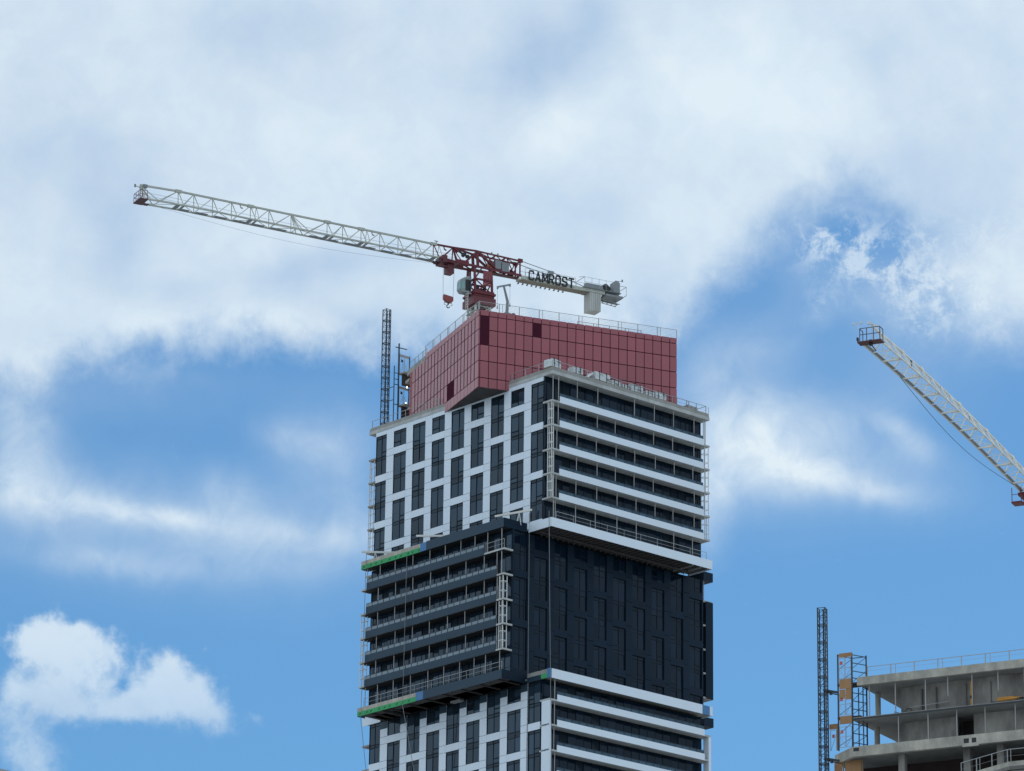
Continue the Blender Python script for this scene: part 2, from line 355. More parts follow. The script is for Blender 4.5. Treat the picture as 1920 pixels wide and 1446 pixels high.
def window(face, u, z, w, h, tall, glass, mul=None, name='window', fm=None, depth=.05):
    """one opening: a framed window with its panes; tall ones span two storeys with a spandrel between"""
    fm = fm or FRAME
    mul = mul if mul is not None else random.choice([.5, .5, .52, .46, .56])
    seg = [(0, 1.9, 'p'), (1.9, 2.28, 's'), (2.28, h-.36, 'v'), (h-.36, h, 's')] if tall else [(0, h-.36, 'v'), (h-.36, h, 's')]
    if tall and random.random() < .25: seg = [(0, 1.75, 'p'), (1.75, 2.45, 's'), (2.45, h-.36, 'v'), (h-.36, h, 's')]
    fb = .055
    f = MB()
    f.box(0, w, .09, .13, 0, h)                        # dark back sheet
    f.box(0, fb, 0, .09, 0, h); f.box(w-fb, w, 0, .09, 0, h)
    f.box(fb, w-fb, 0, .09, 0, fb); f.box(fb, w-fb, 0, .09, h-fb, h)
    xm = w*mul
    f.box(xm-fb/2, xm+fb/2, 0, .088, fb, h-fb)
    halves = [(fb, xm-fb/2), (xm+fb/2, w-fb)]
    pan = []
    vh = random.choice([0, 1, 0, 1, 2])
    for a, b, kind in seg:
        z0 = a if a > 0 else fb; z1 = b-fb/2 if b < h else h-fb
        if a > 0: f.box(fb, w-fb, .004, .086, a-fb/2, a+fb/2); z0 = a+fb/2
        for hi, (x0, x1) in enumerate(halves):
            if kind == 'v' and hi == vh:
                zc = z0+.55
                f.box(x0, x1, -.012, .084, zc-.05, zc+.05); f.box(x0, x1, -.012, .084, z0, z0+.04)
                pan.append(('vent_sash', x0, x1, z0+.04, zc-.05, glass)); pan.append(('pane', x0, x1, zc+.05, z1, glass))
            else: pan.append(('spandrel_pane' if kind == 's' else 'pane', x0, x1, z0, z1, (SPAN if glass is GLASS else glass) if kind == 's' else glass))
    o = face.put(name, f.mesh(name, fm), u, depth, z)
    for nm, x0, x1, z0, z1, m in pan:
        child(o, nm, boxmesh(nm, x1-x0-.01, .03, z1-z0-.01, m), x0+.005, .05, z0+.005)
    return o

# ---- left face of the white blocks: staggered two-storey windows between white panels
LF = Face(tower, (.05, 33.2), ROT_L)                    # u = 33.2 - y
colsY = [(31.95, 29.91)] + [(28.60-3.553*i, 26.25-3.553*i) for i in range(7)] + [(3.73, 1.62)]
G = .045
def white_wall(z_bot, z_top, bands, first_even):
    """bands: centre heights of the floor bands from the top down; columns take every second one"""
    slab(LF, 'wall_backing', 33.2-31.95, 33.2-1.62, .14, .22, z_bot, z_top, BACK)
    hb = .44
    cuts = [z_top]
    for b in bands: cuts += [b+hb, b-hb]
    cuts = [c for c in cuts if c > z_bot] + [z_bot]
    for i in range(9):                                   # windows and the white bands between them
        y1, y0 = colsY[i]; u0, u1 = 33.2-y1, 33.2-y0
        mine = [b for k, b in enumerate(bands) if (k % 2 == 0) != ((i % 2 == 0) == first_even)]
        top = z_top - HEAD
        if HEAD: slab(LF, 'white_panel', u0+G/2, u1-G/2, 0, .12, top+.01, z_top, WHITE)
        for b in mine+[None]:
            bot = b+hb if b else z_bot
            if top-bot > 1.2: window(LF, u0, bot, u1-u0, top-bot, top-bot > 3.2, GLASS)
            elif top-bot > .2: slab(LF, 'spandrel_pane', u0, u1, .08, .12, bot, top, SPAN)
            if b: slab(LF, 'white_panel', u0+G/2, u1-G/2, 0, .12, b-hb+.01, b+hb-.01, WHITE); top = b-hb
    for i in range(8):                                   # piers
        u0, u1 = 33.2-colsY[i][1], 33.2-colsY[i+1][0]
        for a, b in zip(cuts[:-1], cuts[1:]): slab(LF, 'white_panel', u0, u1, 0, .12, b+G/2, a-G/2, WHITE)
HEAD = .54
bandsA = [155.10-2.952*k for k in range(6)]
white_wall(139.9, 158.14, bandsA, True)
HEAD = 0
bandsC = [119.13-2.952*k for k in range(5)]
white_wall(105.5, 121.45, bandsC, True)
# cores that carry the blocks
MB().box(.27, 25.5, 1.6, 31.7, 139.95, 158.0).build('block_core', DBACK, tower)
MB().box(.27, 25.5, 1.6, 31.7, 105.5, 121.4).build('block_core', DBACK, tower)
MB().box(-2.05, 28.2, 4.35, 29.0, 121.6, 139.6).build('block_core', DBACK, tower)
MB().box(.3, 25.4, 1.65, 31.6, 0, 105.4).build('tower_base', CHAR, tower)

# ---- balcony faces
def railing_run(face, name, u0, u1, d, z0, z1, step, m, pane):
    n = max(1, round((u1-u0)/step)); st = (u1-u0)/n
    f = MB(); f.box(0, u1-u0, 0, .05, z1-z0, z1-z0+.05)
    for k in range(n+1): f.box(k*st-.025 if 0 < k < n else (0 if k == 0 else u1-u0-.05), k*st+.025 if 0 < k < n else (.05 if k == 0 else u1-u0), .005, .045, 0, z1-z0)
    o = face.put(name, f.mesh(name, NAVY), u0, d, z0)
    for k in range(n):
        child(o, pane, boxmesh(pane, st-.14, .02, z1-z0-.04, m), k*st+.07, .012, .02)
    return o
def window_wall(face, u0, u1, d, z0, z1, step, m, pane, low=0):
    n = max(1, round((u1-u0)/step)); st = (u1-u0)/n
    f = MB(); f.box(0, u1-u0, .06, .12, 0, z1-z0)
    f.box(0, u1-u0, 0, .05, z1-z0-.12, z1-z0)
    for k in range(n+1): a = min(max(k*st-.04, 0), u1-u0-.08); f.box(a, a+.08, .0, .055, 0, z1-z0-.12)
    o = face.put('window_wall', f.mesh('window_wall', FRAME), u0, d, z0)
    k = 0
    while k < n:
        wd = st - .08
        if random.random() < .12 and k < n-1: k += 1; continue
        child(o, pane, boxmesh(pane, wd, .02, z1-z0-.2, m), k*st+.04, .03, .04)
        k += 1
    return o
RF = Face(tower, (0, 0), ROT_R)                          # right side of the white blocks, u = x
BF = Face(tower, (-3.75, 33.2), ROT_L)                   # left side of the charcoal block, u = 33.2 - y
BK = Face(tower, (25.8, 33.2), math.pi)                  # back of the white blocks (u = 25.8 - x)
def pier_frame(face, u, d, z0, z1, dx, dd, mir=1):
    f = MB(); t = .075
    xs, ds = (0, dx), (0, dd)
    for a in xs:
        for b in ds: f.box(a-t/2, a+t/2, b-t/2, b+t/2, 0, z1-z0)
    for zz in (.95, 2.05):
        if zz < z1-z0-.1:
            for b in ds: f.box(t/2, dx-t/2, b-t/3, b+t/3, zz, zz+.06)
            for a in xs: f.box(a-t/3, a+t/3, t/2, dd-t/2, zz, zz+.06)
    return face.put('pier_frame', f.mesh('pier_frame', LSTEEL), u, d, z0)
def white_balconies(zs, top_z, with_rail=True):
    """zs: underside heights of the balcony slabs from the top down"""
    up = top_z
    for i, z in enumerate(zs):
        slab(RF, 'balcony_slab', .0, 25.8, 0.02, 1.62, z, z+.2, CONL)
        slab(RF, 'white_fascia', 1.2, 24.75, -.05, .015, z, z+.79, WHITE)
        railing_run(RF, 'balcony_railing', 1.22, 24.7, .04, z+.79, z+1.16, 1.2, RAILD, 'railing_pane')
        up = z
for z_roof, zs in ((158.14, [154.76-2.952*k for k in range(5)]), (121.5, [118.88-2.952*k for k in range(4)])):
    white_balconies(zs, z_roof)
    lev = [z_roof] + zs + ([139.98] if z_roof > 150 else [])
    for a, b in zip(lev[:-1], lev[1:]):
        window_wall(RF, .36, 25.6, 1.36, b+.2, a, 1.25, DGLASS, 'balcony_pane')
        # corner strip of dark glass returning to the white wall
        slab(LF, 'corner_glass', 33.2-1.60, 33.2-1.40, .10, .3, b+.2, a, DGLASS)
        slab(BK, 'balcony_slab', 0, 25.8, 0.02, 1.3, b, b+.2, CONC)
        slab(BK, 'white_fascia', 1.2, 24.7, -.05, .015, b, b+.79, WHITE)
        for x in ([.35, 1.0, 4.15, 7.35, 10.5, 13.6, 16.7, 19.9, 23.2, 25.2] if z_roof > 150 else [1.0]):
            if random.random() < .9: RF.put('balcony_post', MB().tube((0, 0, 0), (0, 0, a-b-.2), .05, 6).mesh('balcony_post', POST), x+random.uniform(-.2, .2), .22, b+.2)
# steel framing of the corner piers still to be clad
for k in range(4):
    z = 154.96-2.952*k
    pier_frame(RF, .10, .18, z-3.15, z-.2, .26, .62); pier_frame(RF, 25.1, .18, z-3.15, z-.2, .6, .62)
    pier_frame(LF, .1, .1, z-3.15, z-.2, .85, .26)
MB().tube((24.9, .2, 154.9), (24.9, .2, 158.1), .06, 6).build('balcony_post', POST, tower)
MB().tube((25.25, .25, 154.9), (25.25, .25, 158.1), .06, 6).build('balcony_post', POST, tower)
slab(RF, 'corner_pier', 0, .3, .0, 1.32, 105.5, 118.87, WHITE)
slab(RF, 'corner_pier', 25.45, 25.85, .0, .9, 105.5, 118.87, WHITE)
slab(LF, 'corner_pier', -.05, 1.25, -.05, .25, 105.5, 115.9, WHITE)
# roof slab of the top block, with its raised edge
MB().box(0, 25.75, 0, 33.2, 158.14, 158.55).build('roof_slab', CONL, tower)
MB().box(.05, 25.7, .05, .4, 158.551, 158.93).box(.05, .4, .4, 33.15, 158.551, 158.93).box(25.4, 25.7, .4, 33.15, 158.551, 158.93).box(.4, 25.4, 32.85, 33.15, 158.551, 158.93).build('roof_upstand', CONC, tower)
MB().box(.12, 25.6, .12, .36, 158.935, 159.03).box(.12, .36, .36, 33.0, 158.935, 159.03).build('roof_curb', CONC, tower)
# deep fascia round the foot of each white block
def deep_fascia(z, xa=-.0):
    slab(RF, 'white_fascia', 0.0, 26.1, -.06, 0.02, z, z+1.08, WHITE)
    slab(LF, 'white_fascia', 33.2-3.86, 33.2-.02, -.08, 0, z, z+1.08, WHITE)
    slab(RF, 'white_fascia', 26.02, 26.1, .02, 3.9, z, z+1.08, WHITE)
deep_fascia(139.5)
MB().box(0.02, 26.0, .03, 3.95, 139.78, 139.98).build('balcony_slab', CONC, tower)
MB().box(0.05, 26.0, .03, 3.93, 139.66, 139.775).build('unfinished_soffit', UNDER, tower)
s_ = MB()
MB().box(.6, 25.2, 2.35, 2.47, 139.30, 139.50).build('soffit_channel', UNDER, tower)
for k in range(29):
    MB().box(.8+k*.85, .88+k*.85, 2.5, 2.58, 138.95, 139.515).build('soffit_hanger', UNDER, tower); MB().box(.8+k*.85, .86+k*.85, .3, 3.8, 139.52, 139.65).build('soffit_channel', UNDER, tower)
for x in (23.1, 24.4): MB().box(x, x+.16, .25, 3.6, 139.42, 139.62).build('soffit_beam', GALV, tower)
# upper foot of the lower white block: partly clad
slab(RF, 'white_fascia', .26, 24.38, -.06, 0.02, 121.5, 122.6, WHITE)
slab(RF, 'white_fascia', 25.6, 26.05, -.06, 0.02, 121.5, 122.6, WHITE)
slab(RF, 'blue_wrap', 24.38, 25.6, -.055, .0, 121.52, 122.58, BLUE)
slab(RF, 'blue_wrap', -.05, .26, -.055, .0, 121.5, 122.6, BLUE)
slab(LF, 'blue_wrap', 33.2-.42, 33.2-.0, -.08, -.02, 121.5, 122.6, BLUE)
slab(LF, 'green_board', 33.2-1.42, 33.2-.42, -.07, -.03, 121.52, 122.08, GREEN)
slab(LF, 'roof_edge', 33.2-3.82, 33.2-.42, -.045, 0, 122.09, 122.56, CONC)
slab(LF, 'wrap_panel', 33.2-3.82, 33.2-1.5, -.07, -.03, 121.5, 122.07, CHAR)
slab(LF, 'white_fascia', 0, 3.3, -.07, 0, 121.5, 122.6, WHITE)
slab(RF, 'white_fascia', 26.0, 26.05, .02, 3.9, 121.5, 122.6, WHITE)
MB().box(0.0, 26.0, .03, 3.9, 121.75, 121.95).build('balcony_slab', CONC, tower)
MB().box(0.02, 26.0, 29.4, 33.1, 121.75, 121.95).build('balcony_slab', CONC, tower)

# ---- left face of the charcoal block
zB = [136.80, 133.80, 130.80, 127.86, 124.86]
levB = [139.5] + zB + [121.75]
slab(BF, 'dark_soffit_sheet', 33.2-29.4, 33.2-4.1, .06, 1.3, 139.55, 139.71, DBACK)  # dark sheets added under the slabs to keep undersides and their reflections black
for i, z in enumerate(zB):
    yr = 7.42 if i == 0 else 5.18
    slab(BF, 'balcony_slab', 33.2-29.6, 33.2-3.9, .02, 1.42, z, z+.2, CONL)
    slab(BF, 'dark_soffit_sheet', 33.2-29.4, 33.2-4.1, .06, 1.3, z-.05, z-.003, DBACK)
    slab(BF, 'charcoal_fascia', 33.2-28.5, 33.2-yr, -.05, .015, z, z+.86, CHAR)
    railing_run(BF, 'balcony_railing', 33.2-28.5, 33.2-yr+.05, .0, z+.86, z+1.26, 1.05, RAILG, 'railing_pane')
for i, (a, b) in enumerate(zip(levB[:-1], levB[1:])):
    window_wall(BF, 33.2-29.2, 33.2-4.0, 1.3, b+.2, a, 1.05, BGLASS, 'balcony_window')
    ys = [26.62, 23.35, 20.18, 17.07, 13.87, 10.73, 7.51, 5.3]
    if i in (0, 5): ys = [28.6, 26.2, 23.5, 20.3, 17.2, 14.4, 11.6, 9.1, 7.1, 4.6]
    for y in ys+([4.55] if i not in (0, 5) else []):
        BF.put('balcony_post', MB().tube((0, 0, 0), (0, 0, a-b-.2), .05, 6).mesh('balcony_post', POST), 33.2-y+random.uniform(-.12, .12), .2, b+.2)
for k in range(3):
    z = zB[1+k]
    pier_frame(BF, 33.2-4.75, .12, zB[2+k]+.2 if k < 3 else 0, z, .6, .62)
    pier_frame(BF, 33.2-29.5, .1, zB[2+k]+.2, z, .62, .5)
# temporary guard rails on the open balconies
def guard(face, name, u0, u1, d, z, n, h=1.05, parent=None):
    f = MB(); L = u1-u0
    for k in range(n+1): x = L*k/n; f.box(x-.02, x+.02, -.02, .02, 0, h)
    f.box(0, L, -.02, .02, h, h+.05); f.box(0, L, -.015, .015, h*.5, h*.5+.03)
    return face.put(name, f.mesh(name, GALV), u0, d, z)
guard(BF, 'balcony_guard', 33.2-28.8, 33.2-4.3, .25, 122.5, 8, 1.0)
guard(RF, 'balcony_guard', 1.0, 25.4, .25, 140.6, 9, .9)
guard(BF, 'balcony_guard', 33.2-7.3, 33.2-4.1, .2, 137.0, 2, 1.1)
# deep edges top and bottom: charcoal cladding, blue wrap, bare slab edge over green board
def deep_edge(z, ycut, ycut2, yl):
    slab(BF, 'charcoal_fascia', 33.2-ycut, 33.2-3.97, -.06, .02, z, z+1.08, CHAR)
    slab(BF, 'blue_wrap', 33.2-ycut2, 33.2-ycut-.01, -.05, .02, z+.02, z+1.02, BLUE)
    slab(BF, 'green_board', 33.2-yl, 33.2-ycut2-.01, -.045, .02, z, z+.54, GREEN)
    slab(BF, 'roof_edge', 33.2-yl, 33.2-ycut2-.01, -.03, .3, z+.55, z+1.02, RAWL)
    x = .4
    L = yl-ycut2
    while x < L-.3:
        pr = MB(); pr.hexa([(x, 0, .12+random.uniform(0, .1)), (x+.22, 0, .2), (x+.25, .01, .3), (x+.05, .01, .24), (x, -.004, .14), (x+.22, -.004, .26), (x+.25, -.004, .42), (x+.05, -.004, .3)])
        BF.put('black_marking', pr.mesh('black_marking', PRINT), 33.2-yl, -.052, z)
        if random.random() < .5: BF.put('black_marking', MB().box(x-.15, x-.07, -.004, .006, .06, .13).mesh('black_marking', PRINT), 33.2-yl, -.052, z)
        x += random.uniform(.7, 1.5)
    XF = Face(tower, (-3.75, 3.97), 0)
    slab(XF, 'charcoal_fascia', .0, 3.55, -.06, .02, z, z+1.08, DARK)
    slab(BF, 'blue_wrap', 33.2-yl-.05, 33.2-yl-.0, .0, 1.2, z, z+1.0, BLUE)
deep_edge(139.5, 17.65, 18.75, 29.55)
deep_edge(121.42, 17.70, 19.0, 29.65)
MB().box(-3.70, .0, 4.0, 29.5, 139.72, 139.98).build('roof_slab', CONC, tower)
MB().box(-3.70, .04, 4.0, 29.6, 121.75, 121.98).build('balcony_slab', CONC, tower)
MB().box(-3.68, .03, 4.02, 29.55, 121.60, 121.74).build('unfinished_soffit', UNDER, tower)
s_ = MB()
for k in range(8): MB().box(-3.5, -.1, 5+k*3.2, 5.12+k*3.2, 121.44, 121.6).build('soffit_channel', UNDER, tower)
MB().box(-3.55, -.45, 25.2, 25.5, 121.3, 121.58).build('soffit_beam', UNDER, tower); MB().box(-.9, -.2, 14.5, 16.2, 121.2, 121.4).build('soffit_duct', GALV, tower)
# charcoal heads of the piers under that overhang
for i in range(8):
    u0, u1 = 33.2-colsY[i][1], 33.2-colsY[i+1][0]
    slab(LF, 'dark_panel', u0, u1, -.012, .0, 120.55, 121.43, CHAR)

# ---- right face of the charcoal block: dark staggered windows set back between dark panels
DF = Face(tower, (0, 3.97), ROT_R)
slab(DF, 'wall_backing', -2.34, 28.5, .32, .40, 121.6, 139.5, DBACK)
zc = [137.33, 134.38, 131.40, 128.46, 125.43, 122.55]
for k in range(10):
    x1 = 3.142*k+.02; x0 = x1-2.08
    if k == 8: x0 = x1-2.05
    par = 0 if k % 2 else 1
    mine = [zz for j, zz in enumerate(zc) if j % 2 == par]
    top = 139.5
    for b in mine+[None]:
        bot = b+.45 if b else 121.62
        if top-bot > 1.0:
            window(DF, x0, bot, x1-x0, top-bot, top-bot > 3.2, DGLASS, mul=.5 if k != 8 else .55, depth=.13, name='dark_window', fm=DFRAME)
        elif top-bot > .1: slab(DF, 'dark_panel', x0, x1, .22, .30, bot, top, DARK)
        if b: slab(DF, 'dark_panel', x0, x1, .0, .18, b-.44, b+.44, DARK); top = b-.45
    p0, p1 = x1, min(x1+1.06, 28.5)
    cuts = [139.48] + zc + [121.62]
    for a, b in zip(cuts[:-1], cuts[1:]):
        if p1-p0 > .1 and a-b > .05: slab(DF, 'dark_panel', p0, p1, 0, .3, b+.022, a-.022, DARK)
for a, b in zip([139.48]+zc, zc+[121.62]):
    if a-b > .05: slab(DF, 'dark_panel', -2.36, -2.08, 0, .3, b+.022, a-.022, DARK)
# far right end of the charcoal block: its own balcony ends, edge bands and clad pier
RE = Face(tower, (28.5, 3.97), ROT_R)
slab(RE, 'charcoal_fascia', .05, 1.62, -.05, 4, 139.5, 140.6, DARK)
slab(RE, 'charcoal_fascia', .05, 1.65, -.05, 4, 121.48, 122.58, DARK)
slab(RE, 'clad_pier', .45, 1.65, -.02, .5, 124.9, 136.9, DARK)
for z in zB: slab(RE, 'balcony_slab', .0, 1.6, .03, 10, z, z+.2, CONC)
RE.put('balcony_post', MB().tube((0, 0, 0), (0, 0, 2.4), .05, 6).mesh('balcony_post', POST), .25, .15, 137.0)
MB().box(28.3, 28.5, 4.4, 28.9, 121.6, 139.5).build('end_wall', DARK, tower)

# ------------------------------------------------------------------ the red penthouse (still the tower)
Q = V3((-3.69, 9.01, 0))
rx, ry = V3((math.cos(PH), math.sin(PH), 0)), V3((-math.sin(PH), math.cos(PH), 0))
PR_ = Face(tower, (Q.x, Q.y), PH)                        # right face, u = a
PLo = Q + ry*25.4
PL_ = Face(tower, (PLo.x, PLo.y), PH-math.pi/2)          # left face, u = 25.4 - b
zJ = [167.48, 166.74, 165.00, 163.10, 161.08, 158.98, 157.75]
MOD = 1.1155
def pen_body(name, a0, a1, b0, b1, z0, z1, m):
    f = MB(); P_ = [Q+rx*a+ry*b for a, b in ((a0, b0), (a1, b0), (a1, b1), (a0, b1))]
    f.prism([(p.x, p.y) for p in P_], z0, z1)
    return f.build(name, m, tower)
pen_body('penthouse_core', .045, 25.6, .05, 22.1, 158.95, 167.28, REDJ)
f = MB(); kk = [Q+rx*a+ry*b for a, b in ((.16, .16), (3.9, .16), (3.9, .9), (.16, 10.35))]
f.prism([(p.x, p.y) for p in kk], 157.80, 158.94).build('penthouse_overhang', UNDER, tower)
pen_body('penthouse_roof', .16, 25.7, .16, 18.0, 167.285, 167.40, CONC)
hide_r = lambda a, z0: False
dark_right = {(0, 1), (0, 2), (6, 1)}
n_r = 23
for j in range(6):
    z1, z0 = zJ[j], zJ[j+1]
    jt = .07 if j else .05
    for k in range(-1, n_r):
        a0, a1 = (.07, MOD*.0+.24) if k < 0 else (.26+MOD*k if k else .26, .24+MOD*(k+1))
        a1 = min(a1, 25.75)
        if a1-a0 < .08: continue
        if j == 5 and a0 > 4.1: continue
        if (k, j) in dark_right:
            slab(PR_, 'vent_window', a0+.03, a1-.06, .10, .14, z0+jt/2, z1-jt/2, REDW); continue
        slab(PR_, 'red_panel', a0, a1-.075, 0, .13, z0+jt/2+.02, z1-jt/2-.02, RED)
n_l = 20
for j in range(6):
    z1, z0 = zJ[j], zJ[j+1]
    jt = .10 if j else .05
    for k in range(n_l):
        b0 = MOD*k; b1 = b0+MOD
        if j == 0 and b1 > 18.0: continue
        if j == 5 and b0 > 10.3: continue
        u0, u1 = 25.4-b1, 25.4-b0
        if j == 4 and k in (7, 8):
            slab(PL_, 'vent_window', u0+.04, u1-.2, .12, .15, z0+.06, z1-.06, REDW); continue
        gapw = .05 if j in (0, 5) else .24
        slab(PL_, 'red_panel', u0+.01, u1-gapw if k or j in (0, 5) else u1-.04, 0 if k else .01, .13, z0+jt/2, z1-jt/2, RED)
# unfinished left end: membrane strip, bare slab ends, dark open floor behind
slab(PL_, 'red_membrane', 25.4-23.25, 25.4-22.3, .05, .2, 158.95, 166.5, REDM)
mk = MB()
for k in range(13): mk.box(.15, .85, 0, .01, .25+k*.57, .29+k*.57); mk.box(.2+(k % 3)*.1, .5+(k % 2)*.3, 0, .01, .42+k*.57, .52+k*.57)
PL_.put('membrane_marking', mk.mesh('membrane_marking', RED), 25.4-23.25, .03, 158.95)
pen_body('penthouse_slab', .02, 12, 18.0, 24.2, 166.55, 167.3, CONC)
pen_body('penthouse_slab', .3, 12, 24.2, 25.6, 166.0, 166.35, CONC)
pen_body('penthouse_slab', .6, 12, 22.3, 25.5, 162.6, 162.85, CONC)
MB().box(5.75, 7.6, 33.9, 34.1, 166.15, 167.65).build('inner_wall', DPLY, tower)
MB().box(5.75, 7.6, 33.9, 34.1, 158.95, 163.4).build('inner_wall', DPLY, tower)
MB().box(5.6, 9, 33.25, 34.3, 167.66, 167.8).build('landing_slab', CONC, tower)
MB().box(5.6, 9, 33.25, 34.3, 163.42, 163.6).build('landing_slab', CONC, tower)
pen_body('inner_wall', .9, 1.1, 23.3, 25.3, 158.95, 163.0, DPLY)
pen_body('inner_wall', 1.3, 1.5, 23.3, 25.3, 163.0, 166.5, DPLY)

# ------------------------------------------------------------------ things standing on the tower
def T(x, y, z): return TO + V3((x, y, z))
def PQ(a, b, z): return TO + Q + rx*a + ry*b + V3((0, 0, z))
def guard_rail(pts, label, group=None, h=1.02, gap=2.67, mesh=True, twin=True):
    """a guard rail along a line of points: posts, top rail, mid wire and netting wires as parts"""
    base = V3(pts[0]); t = thing('guard_rail', label, 'guard rail', base, 0, group)
    rl, wr, first = MB(), MB(), True
    for p, q in zip(pts[:-1], pts[1:]):
        p, q = V3(p)-base, V3(q)-base; L = (q-p).length; n = max(1, round(L/gap))
        H = V3((0, 0, h))
        rl.bar(p+H, q+H, .05)
        for zz in ((.15, .32, .5, .67, .84) if mesh else (.5,)): wr.bar(p+V3((0, 0, zz)), q+V3((0, 0, zz)), .014)
        dd = (q-p).normalized()
        for k in range(n+1):
            if k == 0 and not first: continue
            x = p+(q-p)*k/n
            pm = MB(); pm.bar((0, 0, -.02), (0, 0, h+.02), .065)
            if twin and k % 2: pm.bar(dd*.42+V3((0, 0, 0)), dd*.42+V3((0, 0, h)), .04)
            pm.build('post', GALV, t, x)
        first = False
    rl.build('top_rail', GALV, t); wr.build('wire', GALV, t)
    return t
guard_rail([PQ(.05, .05, 167.48), PQ(25.7, .05, 167.48)], 'galvanised guard rail along the front right edge of the red box roof')
guard_rail([PQ(.05, 18.0, 167.48), PQ(.05, .3, 167.48)], 'galvanised guard rail along the sloping left edge of the red box roof')
guard_rail([PQ(.3, 24.0, 167.3), PQ(.3, 18.2, 167.3)], 'short guard rail on the bare slab end left of the red box', gap=1.4, mesh=False)
guard_rail([PQ(13.2, 1.2, 167.45), PQ(21.5, 1.2, 167.45)], 'low rail standing just behind the front rail on the red box roof', h=.75, gap=2.0, mesh=False)
guard_rail([T(.3, 33.0, 158.95), T(.3, 20.5, 158.95)], 'thin rail on the bare roof slab edge at the far left of the tower', gap=2.9, mesh=False, twin=False)
guard_rail([T(.25, 7.4, 158.95), T(.25, .3, 158.95), T(22.5, .25, 158.95)], 'thin rail along the white wrapped stacks on the near roof corner', gap=2.8, mesh=False, twin=False, h=.95)
guard_rail([T(20.6, .35, 158.95), T(25.5, .35, 158.95), T(25.5, 6, 158.95)], 'galvanised guard rail round the grey stack at the right roof end', gap=1.7, mesh=False)

def wrapped_stack(x, y, w, d, h, rz, label, m=WRAP, grp='wrapped stacks along the roof edge'):
    t = thing('wrapped_stack', label, 'stack', T(x, y, 159.03), rz, grp)
    p = MB()
    for k in range(3): p.box(-w/2+.02+k*(w-.14)/2, -w/2+.12+k*(w-.14)/2, -d/2, d/2, 0, .09)
    p.box(-w/2, w/2, -d/2, d/2, .09, .12)
    p.build('pallet', WOOD, t)
    # lumpy film: a subdivided, dented box
    nx, ny, nz = 7, 6, 5
    me = MB(); rnd = random.Random(hash((x, y)) & 1023)
    def P(i, j, k):
        u, v, ww = i/nx-.5, j/ny-.5, k/nz
        s = .98-.06*max(0, ww-.6)
        return (u*w*s + rnd2(i, j, k)*.022, v*d*s + rnd2(j, k, i)*.022, .12+ww*h*(.90+.03*rnd2(i, j, 9)))
    seeds = {}
    def rnd2(a, b, c):
        kk = (a, b, c)
        if kk not in seeds: seeds[kk] = rnd.uniform(-1, 1)
        return seeds[kk]
    def quad(f):
        for (a, b, c, e) in f: me._add([P(*a), P(*b), P(*c), P(*e)], [(0, 1, 2, 3)], 0)
    quad([((i, j, nz), (i+1, j, nz), (i+1, j+1, nz), (i, j+1, nz)) for i in range(nx) for j in range(ny)])
    for jj in (0, ny): quad([((i, jj, k), (i+1, jj, k), (i+1, jj, k+1), (i, jj, k+1)) for i in range(nx) for k in range(nz)])
    for ii in (0, nx): quad([((ii, j, k), (ii, j+1, k), (ii, j+1, k+1), (ii, j, k+1)) for j in range(ny) for k in range(nz)])
    me.build('wrapping', m, t)
    for xx in (-w*.22, w*.25): MB().box(xx-.03, xx+.03, -d/2-.035, d/2+.035, .1, .12+h*1.05).build('strap', CBLK, t)
    for q in range(3):                                  # tears and straps showing dark on the film
        a = rnd.uniform(-.4, .3)*w; z = rnd.uniform(.2, .8)*h+.12
        MB().bar((a, -d/2-.04, z), (a+rnd.uniform(.15, .3)*w, -d/2-.04, z+rnd.uniform(-.15, .15)), .05, .03).build('torn_edge', CBLK, t)
    return t
for (x, y, w, d, h, rz, lb) in [
        (.85, .95, 1.6, 1.3, 1.05, .05, 'white wrapped stack at the near corner of the tower roof'),
        (4.35, .8, 1.5, 1.1, .85, -.04, 'small white wrapped stack second from the near roof corner'),
        (8.25, .9, 2.5, 1.4, 1.05, .03, 'widest white wrapped stack on the roof edge, low sheet leaning off its left'),
        (10.55, .8, 1.4, 1.0, .62, 0, 'low white wrapped stack right of the widest stack'),
        (12.1, .8, 1.1, 1.0, .50, .05, 'lowest white wrapped stack in the middle of the roof edge'),
        (14.0, .85, 1.9, 1.1, .95, -.03, 'white wrapped stack with dark straps behind the tall rail post'),
        (16.1, .8, 1.4, 1.0, .58, .02, 'flat white wrapped stack before the last tall one'),
        (17.9, .85, 1.9, 1.1, .88, 0, 'last white wrapped stack toward the right roof end')]:
    wrapped_stack(x, y, w, d, h, rz, lb)
t = thing('leaning_sheet', 'white sheet leaning against the widest wrapped stack', 'sheet', T(6.75, .9, 159.03))
MB().hexa([(-.75, -.5, 0), (.1, -.5, .75), (.1, .5, .75), (-.75, .5, 0), (-.72, -.5, .05), (.1, -.5, .82), (.1, .5, .82), (-.72, .5, .05)]).build('sheet', WRAP, t)
t = thing('block_stack', 'grey concrete block stack inside the rail at the right roof end', 'stack', T(23.1, 1.0, 159.0))
for c in range(3):
    for r_ in range(3):
        MB().box(0, .52, 0, .9, 0, .22).build('block', GREYB, t, (r_*.55+random.uniform(-.02, .02), random.uniform(-.03, .03), .1+c*.24))
MB().box(-.05, 1.7, 0, .9, 0, .09).build('pallet', WOOD, t)
t = thing('debris_heap', 'low heap of loose boards left of the grey block stack', 'heap', T(21.2, .9, 158.95))
for k in range(6):
    MB().box(-.5, .5, -.08, .08, 0, .07).build('board', random.choice([WOOD, GREYB]), t, (random.uniform(-.2, .3), random.uniform(-.3, .3), .05+k*.06), random.uniform(-.5, .5))
t = thing('scrap_pallet', 'reddish brown scrap heap at the foot of the left hoist mast', 'heap', T(2.3, 32.1, 158.95))
